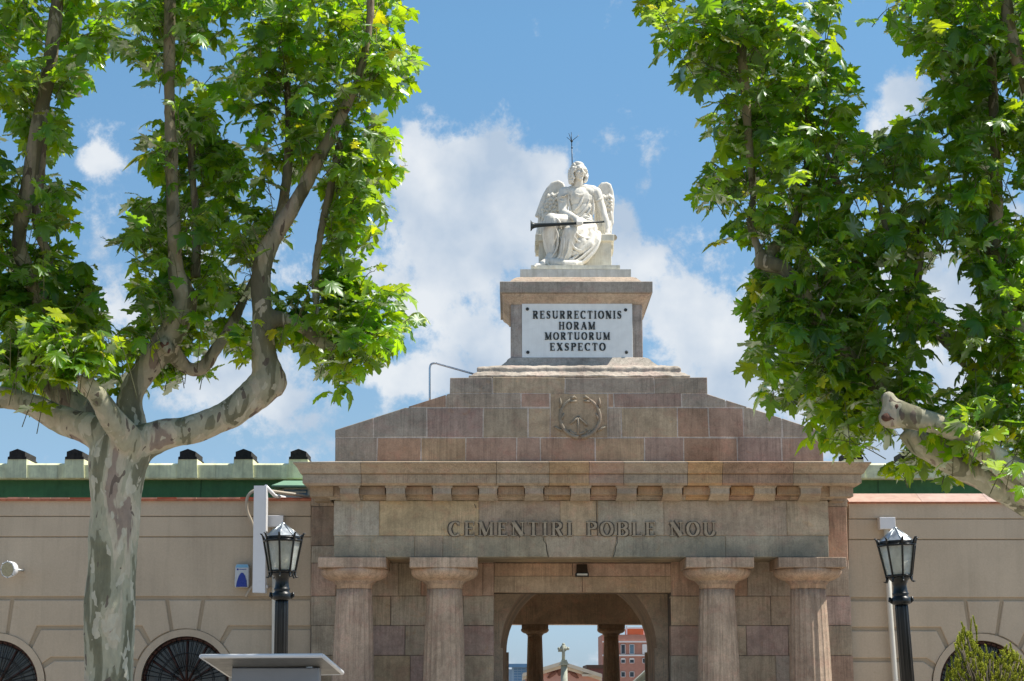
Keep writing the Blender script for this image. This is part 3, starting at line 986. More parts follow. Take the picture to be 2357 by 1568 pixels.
def column(px, Yc, y_top, half_ab, y_ab0, parent, mat, scale_r=1.0, tint=(1, 1, 1), zbase=0.35):
    root = bpy.data.objects.new('column', None)
    root.empty_display_size = .3
    COL.objects.link(root)
    Yf = Yc - half_ab
    cx, zt_ = W(px, y_top, Yf)
    zt_ = W(px, y_top, Yf)[1]
    root.location = (cx, Yc, zbase)
    put(root, parent)
    zab = zt_ - 0.26 * scale_r
    r0 = 0.455 * scale_r
    ca = MB()
    ca.slab([(cx - half_ab, zab), (cx + half_ab, zab), (cx + half_ab, zt_), (cx - half_ab, zt_)], Yf, 2 * half_ab, tint, .012)
    ca.build('abacus', mat, root)
    eh = .30 * scale_r
    pr = [(r0 * 1.02, zab - eh - .20 * scale_r), (r0 * 1.02, zab - eh - .105 * scale_r)]
    for k in range(4):
        z = zab - eh - (.10 - .02 * k) * scale_r
        rr = r0 * (1.06 + .05 * k)
        pr += [(rr, z), (rr, z + .012 * scale_r), (rr - .012 * scale_r, z + .014 * scale_r)]
    zz = zab - eh
    ech = [(1.27, 0), (1.42, .06), (1.60, .17), (1.76, .32), (1.86, .48), (1.915, .66), (1.925, .82), (1.90, .95), (1.86, 1.0)]
    pr += [(r0 * k, zz + h * eh) for k, h in ech]
    e = MB()
    e.lathe((cx, Yc), pr, 48, tuple(t * v for t, v in zip(tint, (1.03, 1.0, .97))))
    e.build('echinus', mat, root)
    sh = MB()
    zn = zab - eh - .20 * scale_r
    H = zn - zbase
    prof = []
    for i in range(15):
        t = i / 14
        rr = r0 * (1.26 - .26 * t - .0 + .045 * math.sin(math.pi * t))
        prof.append((rr, zbase + H * t))
    sh.lathe((cx, Yc), prof, NFL * 8, tint, fn=flute(.052))
    prof = [(r0 * .955, zn), (r0 * .955, zn + .004), (r0 * 1.0, zn + .012), (r0 * 1.0, zn + .12 * scale_r)]
    sh.lathe((cx, Yc), prof, NFL * 8, tint, fn=flute(.045))
    sh.build('shaft', mat, root)
    return root


for px, tt in ((810, (.98, .95, .95)), (1021, (1.02, 1, .98)), (1657.5, (1, .98, .96)), (1870, (.88, .85, .84))):
    column(px, YE + .83, 1282.5, .865, 1305, gate, M['stone_col'], tint=tt)

# ---- passage behind: arch mass, side walls, roof, rear beam and columns
body = MB()
A0, A1 = 4.5, 10.2
acx, acz = W(1332, 1492, A0)
ar = 180 * m_px(1332, 1492, A0)
bx0, bx1 = W(720, 1450, YW)[0], W(1952, 1450, YW)[0]
roofz = ez1 + .1
N_ = 32
arc_pts = [(acx + ar * math.cos(math.pi * i / N_), acz + ar * math.sin(math.pi * i / N_)) for i in range(N_ + 1)]
skx = W(1328, 1496, A1)[0] - acx
skz = 0
for i in range(N_):
    (xa, za), (xb, zb_) = arc_pts[i], arc_pts[i + 1]
    for Y, sk in ((A0, 0), (A1, skx)):
        body.poly([(xa + sk, Y, za), (xb + sk, Y, zb_), (xb + sk, Y, roofz), (xa + sk, Y, roofz)])
    body.poly([(xa, A0, za), (xb, A0, zb_), (xb + skx, A1, zb_), (xa + skx, A1, za)], smooth=True)
for sgn in (1, -1):
    xi = acx + sgn * ar
    xo = bx1 if sgn > 0 else bx0
    for Y, sk in ((A0, 0), (A1, skx)):
        body.poly([(xi + sk, Y, 0), (xo, Y, 0), (xo, Y, roofz), (xi + sk, Y, roofz)])
    body.poly([(xi, A0, 0), (xi + skx, A1, 0), (xi + skx, A1, acz), (xi, A0, acz)])
    # impost
    for Y in (A0, A1):
        s_ = 0 if Y == A0 else skx
        x_a, x_b = sorted((xi + s_ - sgn * .07, xi + s_ + sgn * .3))
        body.box(x_a, x_b, Y - .05, Y + .25, 0, acz)
body.build('arched_passage', M['stone_inner'], gate)
for q0_, q1_ in ((bx0, bx0 + .5), (bx1 - .5, bx1)):
    sw = MB()
    sw.box(q0_, q1_, YW + 1.01, 13.4, -.1, roofz)
    sw.build('side_wall', M['stone'], gate)
rf = MB()
rf.box(ex0 - .6, ex1 + .6, YW + .15, 13.5, roofz + .01, PR[-1][1] - .02)
rf.build('roof', M['stone'], gate)
rb = MB()
YR = 13.0
zr = W(1320, 1437, YR)[1]
rb.box(bx0, bx1, YR, YR + .9, zr, roofz)
rb.build('rear_beam', M['stone_inner'], gate)
for px in (880, 1056, 1231.5, 1408, 1590, 1766):
    column(px, YR + .45, 1437, .43, 1450, gate, M['stone_col'], scale_r=.52, tint=(.9, .82, .72), zbase=.3)
pl_ = MB()
pl_.box(ex0 - .3, ex1 + .3, -.6, 14.2, 0.0, .34)
pl_.build('stylobate', M['stone'], gate)

# ================================================================== pedestal
YC = 2.55
ped = thing('pedestal', 'tall sandstone pedestal with a white inscribed marble plaque, standing on top of the gatehouse', 'pedestal', (1.75, YC, W(1300, 866, 0)[1]))


def tier(mb, lv, smooth=False, tint=(1, 1, 1)):
    """lv: (left px, right px, y px, front depth), bottom first"""
    out = []
    for a, b, py, Yf in lv:
        xa, z = W(a, py, Yf); xb, _ = W(b, py, Yf)
        out.append((xa, xb, Yf, 2 * YC - Yf, z))
    mb.rings(out, tint, smooth)


def rough_tier(name, lv, mat, parent, amp=.015, n=60, tint=(1, 1, 1)):
    mb = MB(); tier(mb, lv, tint=tint)
    return mb.build(name, mat, parent)


base = MB()
tier(base, [(1078, 1589, 869, .02), (1078, 1589, 864, .02), (1086, 1581, 862.5, .10), (1090, 1577, 859, .14), (1098, 1569, 857, .22), (1103, 1564, 856, .26),
            (1099, 1567, 853, .22), (1098, 1568, 849, .21), (1100, 1566, 845, .24), (1106, 1560, 843, .30), (1150, 1516, 842, .66)])
bo = remesh('base_moulding', base, M['stone_ped'], .03, ped, 2,
            lambda o: None)
rr = np.random.default_rng(3)
co_ = np.zeros(len(bo.data.vertices) * 3); bo.data.vertices.foreach_get('co', co_); co_ = co_.reshape(-1, 3)
from mathutils import noise as mnoise
for i in range(len(co_)):
    p = Vector(co_[i])
    co_[i] += np.array(mnoise.noise_vector(p * 3.1)) * .028 + np.array(mnoise.noise_vector(p * 11)) * .012
bo.data.vertices.foreach_set('co', co_.ravel())
db = MB()
tier(db, [(1151, 1518, 843.5, .72), (1157, 1511, 839, .78), (1166, 1500, 832, .86), (1168, 1497, 828, .90), (1173, 1491, 824.5, .93), (1176, 1484, 823, .97)], tint=(.95, .97, .98))
db.build('plinth', M['stone_ped'], ped)
die = MB()
course(die, 700, 824.5, [1175, 1201.5], 1.0, .5, [(.88, .88, .9)], k=.02)
course(die, 700, 824.5, [1455, 1479], 1.0, .5, [(.88, .86, .88)], k=.02)
xa, z0 = W(1175.5, 824, 1.0); xb, z1 = W(1478.5, 700, 1.0)
die.rings([(xa + .003, xb - .003, 1.02, 2 * YC - 1.0, z0 - .02), (xa + .003, xb - .003, 1.02, 2 * YC - 1.0, z1 + .02)], (.85, .84, .84))
die.build('die', M['stone_ped'], ped)
cp = MB()
tier(cp, [(1174, 1480, 701, 1.0), (1172, 1482, 700, .985), (1171, 1484, 697, .97), (1166, 1489, 690, .90), (1159, 1495, 683, .82), (1156, 1498, 677, .78), (1156, 1498, 675.5, .77)], tint=(1.05, .97, .9))
tier(cp, [(1158, 1496, 675.6, .80), (1158, 1496, 674, .80)], tint=(.4, .4, .4))
tier(cp, [(1151, 1502, 673.5, .71), (1150.5, 1502, 672, .705), (1150.5, 1502, 649, .70), (1151.5, 1501, 648, .71)], tint=(.82, .84, .86))
tier(cp, [(1174, 1476, 648, .98), (1177, 1472, 645, 1.02), (1186, 1464, 639.5, 1.12), (1196, 1456, 638, 1.2)], tint=(1.1, 1.0, .92))
cp.build('pedestal_cornice', M['stone_ped'], ped)
pq = MB()
a = W(1201.5, 824, .985); b = W(1455, 699.5, .985)
pq.box(a[0], b[0], .975, 1.1, a[1], b[1], bv=.006)
plaque = pq.build('plaque', M['plaque'], ped)
for px, py in ((1214, 711.5), (1440, 713.5), (1215, 811), (1442, 811)):
    bl = MB(); c = WV(px, py, .96)
    bl.ball(c, (.045, .03, .045), 14)
    bl.tube([c, c + Vector((0, .05, 0))], .042, 12)
    bl.build('bolt', M['letter_dark'], plaque)
for txt, xa, xb, yb, yt in (('RESURRECTIONIS', 1226, 1430.5, 734, 716), ('HORAM', 1286, 1370, 759, 741.5), ('MORTUORUM', 1254, 1404, 782.5, 765.5), ('EXSPECTO', 1265.5, 1394, 807.5, 790)):
    A = W(xa, yb, .975); B = W(xb, yt, .975)
    tx = MB()
    text_mb(tx, txt, A[0], B[0], A[1], B[1], .975, .02, space=.20, bold=1.12)
    tx.build('inscription', M['letter_dark'], plaque)

# ================================================================== angel statue
def SZ(zx, zy, d):          # traced on the enlarged view of the statue; d = depth
    return WV(1166.4 + zx / 4.257, 294.6 + zy / 4.257, d)


KS = m_px(1320, 500, 2.2) / 4.257
ang = thing('angel_statue', 'white marble seated angel holding a long dark trumpet, on top of the pedestal', 'statue', (1.6, 2.2, SZ(700, 1470, 2.2)[2]))
# marble steps
st = MB()
tier(st, [(1197.3, 1452.5, 638, 1.2), (1197.3, 1452.5, 620, 1.2)], tint=(.88, .9, .9))
st.build('marble_plinth', M['marble'], ang)
st = MB()
A = SZ(238, 1382, 1.35); B = SZ(1110, 1345, 1.35)
st.box(A.x, B.x, 1.35, 3.6, A.z, B.z, (.9, .9, .86))
st.build('marble_step', M['marble'], ang)
# bench
bn = MB()
A = SZ(318, 1342, 2.15); B = SZ(1024, 1108, 2.15)
bn.box(A.x, B.x, 2.15, 3.3, A.z - .02, B.z, (.92, .92, .88), .01)
A = SZ(280, 1106, 2.05); B = SZ(1052, 1042, 2.05)
bn.box(A.x, B.x, 2.05, 3.45, A.z, B.z, (.95, .95, .9), .012)
for zx0, zx1 in ((284, 318), (1024, 1048)):
    A = SZ(zx0, 1195, 2.6); B = SZ(zx1, 1105, 2.6)
    bn.box(A.x, B.x, 2.6, 3.4, A.z, B.z, (.95, .95, .9), .01)
bn.tube([SZ(1052, 1075, 2.1), SZ(1052, 1075, 3.4)], .085, 12)
bn.build('bench', M['marble'], ang)

fb = MB()


def cap(pts, rad, seg=14, sx=1.0):
    """chain of traced points with radii in traced units"""
    Pn = [SZ(*p) for p in pts]
    rd = [r * KS for r in rad]
    fb.tube(Pn, rd, seg, sx=sx)
    for p, r in zip(Pn, rd): fb.ball(p, r, seg)


def ell(zx, zy, d, rx, ry, rd, rot=0.0, yaw=0.0):
    m_ = Matrix.Rotation(R(rot), 3, 'Y') @ Matrix.Rotation(R(yaw), 3, 'Z')
    fb.ball(SZ(zx, zy, d), (rx * KS, rd * KS, ry * KS), 18, m_)


# torso
ell(725, 700, 2.45, 140, 128, 100)
ell(650, 650, 2.45, 95, 70, 75); ell(800, 640, 2.45, 90, 65, 75)
ell(735, 800, 2.45, 128, 125, 94)
ell(742, 900, 2.42, 112, 90, 90)
ell(765, 1000, 2.3, 128, 75, 105)
cap([(700, 600, 2.45), (702, 520, 2.40)], [52, 50])
cap([(590, 640, 2.45), (700, 590, 2.47), (840, 620, 2.45)], [58, 48, 58])
# sleeves and arms
cap([(572, 640, 2.42), (548, 690, 2.38)], [66, 60])
cap([(556, 690, 2.38), (552, 800, 2.28), (560, 840, 2.24)], [54, 48, 44])
cap([(560, 838, 2.22), (620, 862, 1.95), (668, 885, 1.70)], [46, 42, 30])
cap([(872, 640, 2.45), (900, 700, 2.44)], [60, 52])
cap([(896, 690, 2.44), (935, 800, 2.42), (945, 840, 2.40)], [47, 42, 40])
cap([(945, 840, 2.40), (975, 930, 2.34), (992, 1000, 2.28)], [40, 36, 26])
cap([(992, 1000, 2.28), (985, 1032, 2.22)], [26, 24])
for k in range(4):
    cap([(970 + k * 14, 1034, 2.22 - .02 * k), (965 + k * 15, 1042, 2.12)], [10, 8], 8)
# right hand on the trumpet: palm, four fingers round the tube, thumb on top
cap([(668, 885, 1.70), (690, 905, 1.60)], [32, 36])
ell(705, 915, 1.54, 40, 34, 30)
for k in range(4):
    x = 688 + k * 14
    cap([(x, 905, 1.48), (x + 4, 925, 1.41), (x + 5, 948, 1.42), (x + 4, 962 - 4 * k, 1.50)], [11, 11, 10, 8], 8)
cap([(735, 905, 1.50), (742, 930, 1.45), (738, 948, 1.48)], [11, 10, 8], 8)
# legs under the robe
cap([(760, 970, 2.25), (600, 930, 2.0), (450, 905, 1.75)], [84, 80, 66])
cap([(440, 910, 1.75), (420, 1030, 1.80), (430, 1150, 1.86), (455, 1250, 1.86)], [76, 76, 70, 62])
cap([(800, 990, 2.25), (710, 1010, 1.95), (628, 1020, 1.68)], [92, 82, 68])
cap([(622, 1030, 1.68), (600, 1120, 1.72), (575, 1220, 1.76), (555, 1300, 1.74)], [76, 78, 72, 60])
# robe gathered on the ground
cap([(400, 1310, 1.72), (470, 1325, 1.66), (560, 1335, 1.64), (660, 1335, 1.70), (720, 1325, 1.8)], [42, 48, 46, 42, 34])
cap([(455, 1240, 1.86), (420, 1290, 1.75)], [60, 48])
# swag of cloth from lap to the ground
cap([(890, 1045, 2.1), (880, 1110, 2.0), (830, 1200, 1.95), (760, 1280, 1.9), (690, 1335, 1.85)], [40, 42, 46, 46, 34])
cap([(830, 1060, 2.0), (800, 1140, 1.9), (720, 1190, 1.82), (650, 1230, 1.78)], [56, 60, 56, 44])
cap([(740, 1030, 1.9), (720, 1110, 1.80), (690, 1170, 1.76)], [64, 64, 52])
ell(760, 1130, 2.05, 130, 150, 80)
ell(640, 1260, 1.95, 120, 80, 70)
# foot
cap([(385, 1310, 1.65), (330, 1345, 1.50), (290, 1352, 1.40)], [36, 30, 22])
for k in range(5):
    cap([(300 - 4 * k, 1346, 1.42 + .03 * k), (268 - 2 * k + 6 * abs(k - 1), 1356, 1.33 + .035 * k)], [11 - k, 10 - k], 8)


# folds
def fold(pts, r=9, d=0.0):
    P = catmull([SZ(p[0], p[1], p[2] + d) for p in pts], 5)
    n = len(P)
    fb.tube(P, [max(.3, math.sin(math.pi * (i + .4) / (n + .2))) * r * KS for i in range(n)], 8)


for pts, r in ([((600, 660, 2.24), (625, 800, 2.24), (660, 890, 2.22)), 11],
               [((760, 650, 2.19), (720, 740, 2.17), (650, 830, 2.19)), 13], [((815, 700, 2.22), (770, 800, 2.2), (690, 880, 2.18)), 12], [((845, 740, 2.23), (800, 830, 2.2), (730, 890, 2.17)), 10],
               [((850, 680, 2.24), (850, 800, 2.22), (830, 880, 2.2)), 12], [((670, 640, 2.2), (715, 662, 2.18), (770, 640, 2.2)), 12],
               [((720, 880, 2.14), (780, 872, 2.14), (830, 890, 2.16)), 16], [((740, 905, 2.12), (800, 900, 2.1), (850, 910, 2.14)), 14],
               [((870, 920, 2.18), (860, 1000, 2.1), (880, 1040, 2.06)), 16],
               [((770, 930, 2.08), (780, 1000, 1.98), (800, 1050, 1.94)), 12], [((820, 930, 2.12), (822, 1000, 2.0), (830, 1040, 1.95)), 11],
               [((660, 1000, 1.52), (720, 1060, 1.62), (800, 1080, 1.80), (880, 1050, 2.0)), 14],
               [((640, 1030, 1.5), (700, 1110, 1.62), (790, 1130, 1.78), (880, 1080, 1.98)), 13],
               [((620, 1060, 1.5), (660, 1170, 1.6), (740, 1200, 1.72), (850, 1150, 1.9)), 13],
               [((900, 1040, 2.0), (905, 1120, 1.92), (850, 1220, 1.84), (760, 1300, 1.76), (680, 1345, 1.7)), 17],
               [((870, 1040, 2.0), (860, 1130, 1.88), (790, 1220, 1.78), (700, 1290, 1.7), (600, 1330, 1.62)), 14],
               [((640, 1200, 1.62), (700, 1240, 1.70), (600, 1300, 1.64), (480, 1330, 1.58)), 12],
               [((520, 1040, 1.62), (540, 1140, 1.60), (520, 1250, 1.62), (440, 1310, 1.6)), 13],
               [((560, 1050, 1.5), (560, 1150, 1.52), (540, 1260, 1.56)), 10], [((610, 1100, 1.48), (600, 1200, 1.52), (560, 1290, 1.56)), 10],
               [((470, 960, 1.56), (500, 1050, 1.60), (490, 1180, 1.66), (420, 1290, 1.62)), 13],
               [((370, 960, 1.66), (360, 1080, 1.72), (400, 1200, 1.74), (420, 1280, 1.70)), 12],
               [((430, 870, 1.56), (500, 900, 1.62), (540, 1000, 1.70)), 14], [((440, 860, 1.58), (560, 880, 1.75), (650, 960, 1.85)), 12],
               [((510, 700, 2.22), (545, 720, 2.2), (590, 705, 2.24)), 11], [((520, 660, 2.2), (560, 670, 2.18), (600, 640, 2.22)), 9],
               [((870, 715, 2.3), (905, 705, 2.3), (938, 680, 2.34)), 11], [((590, 610, 2.3), (606, 680, 2.25), (600, 760, 2.25)), 10],
               [((400, 1300, 1.6), (420, 1350, 1.56), (560, 1360, 1.52), (700, 1362, 1.6)), 14], [((380, 1270, 1.66), (450, 1300, 1.6), (540, 1310, 1.58)), 12]):
    fold(pts, r)


# head: traced head centre (704,430), turned to the viewer's right and lifted
HC = SZ(704, 432, 2.30)
HM = Matrix.Rotation(R(30), 3, 'Z') @ Matrix.Rotation(R(2), 3, 'X')   # local: -Y is where the face looks


def hp(x, y, z):   # head-local metres
    return HC + HM @ Vector((x, y, z))


fb.ball(hp(0, .03, .05), (.175, .20, .20), 20, HM)
fb.ball(hp(0, -.03, -.06), (.148, .165, .19), 20, HM)
fb.ball(hp(0, -.12, -.215), (.062, .06, .05), 12, HM)             # chin
fb.ball(hp(0, -.15, .10), (.12, .05, .06), 14, HM)                # brow
fb.tube([hp(0, -.185, .055), hp(0, -.235, -.055), hp(0, -.225, -.075)], [.022, .032, .024], 10)   # nose
for s_ in (-1, 1):
    fb.ball(hp(s_ * .03, -.20, -.072), .022, 8)
    fb.tube([hp(s_ * .02, -.192, .062), hp(s_ * .075, -.19, .07), hp(s_ * .125, -.15, .045)], [.018, .02, .012], 8)
    fb.ball(hp(s_ * .09, -.15, -.05), (.05, .04, .05), 10, HM)
    fb.ball(hp(s_ * .062, -.165, .022), (.032, .024, .02), 10, HM)
    fb.ball(hp(s_ * .172, .03, -.01), (.02, .035, .05), 10, HM)
fb.tube([hp(-.05, -.178, -.125), hp(-.015, -.198, -.113), hp(.015, -.198, -.113), hp(.05, -.178, -.125)], [.008, .017, .017, .008], 8)
fb.tube([hp(-.042, -.176, -.140), hp(0, -.196, -.148), hp(.042, -.176, -.140)], [.008, .019, .008], 8)
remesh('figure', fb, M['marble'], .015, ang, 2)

# hair, curls round the head and down to the shoulders
hb = MB()
hb.ball(hp(0, .06, .09), (.20, .20, .19), 16, HM)
rh = random.Random(5)
for i in range(150):
    a = rh.uniform(-170, 170) if i > 30 else rh.uniform(-75, 75)
    el_ = rh.uniform(-10, 85)
    ar_ = R(a)
    if abs(a) < 62 and el_ < 52: el_ = rh.uniform(52, 70)
    d = Vector((math.sin(ar_) * math.cos(R(el_)), -math.cos(ar_) * math.cos(R(el_)), math.sin(R(el_))))
    c = hp(d.x * .205, .04 + d.y * .205, .06 + d.z * .205)
    r_ = rh.uniform(.025, .045)
    hb.ball(c, (r_, r_, r_ * 1.2), 8)
for s_ in (-1, 1):
    for k in range(13):
        a0 = R(55 + k * 9) * s_
        p = [(math.sin(a0) * .20, .03 - math.cos(a0) * .16, .10)]
        n_ = 7
        for j in range(1, n_):
            t_ = j / n_
            wv = math.sin(j * 1.9 + k * 2.1) * .035
            spread = .215 + .05 * math.sin(math.pi * t_)
            p.append((math.sin(a0) * spread + wv, .04 - math.cos(a0) * (.15 + wv), .10 - .50 * t_ * (1.05 if s_ < 0 else .85)))
        P = catmull([hp(*q) for q in p], 3)
        hb.tube(P, [.042 * (1 - .5 * i / len(P)) * (1 + .25 * math.sin(i * 2.2)) for i in range(len(P))], 8)
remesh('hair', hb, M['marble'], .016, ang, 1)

# wings
def wing(outline, d0, lean, rows, name='wing'):
    wb = MB()
    P = [SZ(x, y, d0) for x, y in outline]
    cx_ = sum(p.x for p in P) / len(P)
    n = len(P)
    f = wb.add([p + Vector((0, -.05, 0)) for p in P]); b_ = wb.add([p + Vector((0, .09, 0)) for p in P])
    wb.face(range(f, f + n)); wb.face(list(range(b_, b_ + n))[::-1])
    for i in range(n): wb.face([f + i, b_ + i, b_ + (i + 1) % n, f + (i + 1) % n])
    for i in range(n):
        wb.tube([P[i], P[(i + 1) % n]], .05, 8); wb.ball(P[i], .05, 8)
    for stag, (x0_, y0_, x1_, y1_, nn, L_, r_, dirx, diry) in enumerate(rows):
        for i in range(nn):
            t_ = min(1, (i + (.5 if stag % 2 else 0)) / max(1, nn - 1))
            x, y = x0_ + (x1_ - x0_) * t_, y0_ + (y1_ - y0_) * t_ + 9 * math.sin(i * 2.3 + stag)
            p0 = SZ(x, y, d0 - .03); p1 = SZ(x + dirx * L_ * .5, y + diry * L_ * .5, d0 - .075); p2 = SZ(x + dirx * L_, y + diry * L_, d0 - .05)
            wb.tube([p0, p1, p2], [r_ * KS * .6, r_ * KS, r_ * KS * .35], 8)
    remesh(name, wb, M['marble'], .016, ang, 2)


wl_o = [(565, 1040), (300, 1038), (315, 960), (325, 868), (292, 862), (318, 790), (345, 715), (372, 650), (405, 595), (450, 545), (505, 528), (545, 550), (570, 610)]
rowsw = []
for k in range(7):
    y = 640 + k * 34
    rowsw.append((412 - k * 13, y, 545 - k * 3, y - 8 + k * 4, 8, 52, 12, -.35, 1))
rowsw.append((318, 800, 520, 850, 9, 100, 11, -.12, 1))
rowsw.append((345, 900, 520, 900, 8, 135, 11, -.08, 1))
wing(wl_o, 2.78, 0, rowsw)
wr_o = [(875, 1045), (1012, 1040), (1020, 960), (1034, 930), (1030, 850), (1038, 760), (1040, 700), (1028, 620), (1008, 562), (975, 546), (935, 552), (900, 590), (872, 640)]
rowsw = []
for k in range(4):
    rowsw.append((905, 660 + k * 36, 1022, 650 + k * 38, 7, 52, 12, .15, 1))
rowsw.append((890, 800, 1018, 790, 7, 110, 10, .05, 1))
rowsw.append((885, 900, 1012, 890, 7, 140, 10, .02, 1))
wing(wr_o, 2.82, 0, rowsw)
# trumpet
tb = MB()
tp_ = [(233, 958), (240, 958), (252, 957), (275, 956), (320, 954), (400, 950), (670, 936), (955, 919)]
tr_ = [56, 50, 34, 25, 20, 17.5, 13, 8]
tb.tube([SZ(x, y, 1.47) for x, y in tp_], [r_ * KS for r_ in tr_], 16)
tb.tube([SZ(948, 919.5, 1.47), SZ(957, 919, 1.47)], 10 * KS, 10)
tb.build('trumpet', M['bronze_dark'], ang)

# lightning rod
lr = MB()
LR = 2.95
A = SZ(643, 420, LR); B = SZ(636, 130, LR)
lr.tube([SZ(650, 1000, LR + .2), A, B], [4 * KS, 5 * KS, 4.5 * KS], 8)
lr.ball(B, 13 * KS, 10); lr.ball(SZ(639, 195, LR), 9 * KS, 8)
for (x, y, dd) in ((588, 92, .08), (608, 52, -.1), (632, 42, .1), (706, 73, 0)):
    lr.tube([B, SZ(x, y, LR + dd)], [3.6 * KS, 2.4 * KS], 6)
tag(lr.build('lightning_rod', M['iron']), 'thin black lightning rod with forked prongs behind the angel head', 'lightning rod')
# handrail
hr = MB()
P = catmull([tuple(WV(989, 930, 1.2)), tuple(WV(989, 860, 1.2)), tuple(WV(989.5, 846, 1.2)), tuple(WV(993, 838, 1.2)), tuple(WV(1003, 836.5, 1.2)), tuple(WV(1012, 839, 1.2)), tuple(WV(1094, 862, 1.2))], 5)
hr.tube(P, .026, 10)
tag(hr.build('handrail', M['steel']), 'bent steel tube handrail on the left slope of the gatehouse roof', 'handrail')

# ================================================================== plaster walls left and right
YP = 2.25


def arch_pts(cx, cz, r, a0, a1, n=14):
    return [(cx + r * math.cos(R(a0 + (a1 - a0) * i / n)), cz + r * math.sin(R(a0 + (a1 - a0) * i / n))) for i in range(n + 1)]


def fan_window(parent, px, py):
    cx, cz = W(px, py, YP)
    k = m_px(px, py, YP)
    ro, ri = 117 * k, 101 * k
    ar_ = MB()
    for i in range(28):
        a, b = 180 * i / 28, 180 * (i + 1) / 28
        pa = [(cx + ro * math.cos(R(a)), cz + ro * math.sin(R(a))), (cx + ro * math.cos(R(b)), cz + ro * math.sin(R(b)))]
        pb = [(cx + ri * math.cos(R(b)), cz + ri * math.sin(R(b))), (cx + ri * math.cos(R(a)), cz + ri * math.sin(R(a)))]
        q = pa + pb
        f = ar_.add([(p[0], YP - .03, p[1]) for p in q]); e = ar_.add([(p[0], YP + .32, p[1]) for p in q])
        ar_.face([f, f + 1, f + 2, f + 3][::-1]); ar_.face([f, e, e + 1, f + 1], smooth=True); ar_.face([f + 2, e + 2, e + 3, f + 3], smooth=True)
    for sgn in (-1, 1):
        a, b = sorted((cx + sgn * ri, cx + sgn * ro))
        ar_.box(a, b, YP - .03, YP + .32, 0.0, cz)
    ar_.build('archivolt', mats_arch, parent)
    fw = bpy.data.objects.new('fan_window', None); COL.objects.link(fw)
    fw.location = (cx, YP + .2, cz); put(fw, parent)
    gl = MB()
    gl.slab([(cx - ri, 0.3)] + [(cx + ri, .3)] + arch_pts(cx, cz, ri * 1.01, 0, 180, 24), YP + .22, .03, (1, 1, 1))
    gl.build('pane', M['glass_dark'], fw)
    fm = MB()
    P = [(x, YP + .17, z) for x, z in arch_pts(cx, cz, ri - .04, 0, 180, 26)]
    fm.tube(P, .055, 6)
    for i in range(1, 6):
        a = R(30 * i)
        fm.tube([(cx, YP + .17, cz - .1), (cx + (ri - .04) * math.cos(a), YP + .17, cz + (ri - .04) * math.sin(a))], .028, 6)
    fm.box(cx - ri, cx + ri, YP + .13, YP + .2, cz - .16, cz - .08)
    fm.build('frame', M['rust_iron'], fw)
    gr = MB()
    for i in range(1, 24):
        if i % 4 == 0: continue
        a = R(7.5 * i)
        gr.tube([(cx + .25 * math.cos(a), YP + .1, cz + .25 * math.sin(a)), (cx + (ri - .03) * math.cos(a), YP + .1, cz + (ri - .03) * math.sin(a))], .011, 5)
    for f_ in (.33, .62, .9):
        gr.tube([(x, YP + .1, z) for x, z in arch_pts(cx, cz, ri * f_, 0, 180, 24)], .012, 5)
    gr.build('grille', M['iron'], fw)


mats_arch = M['plaster']


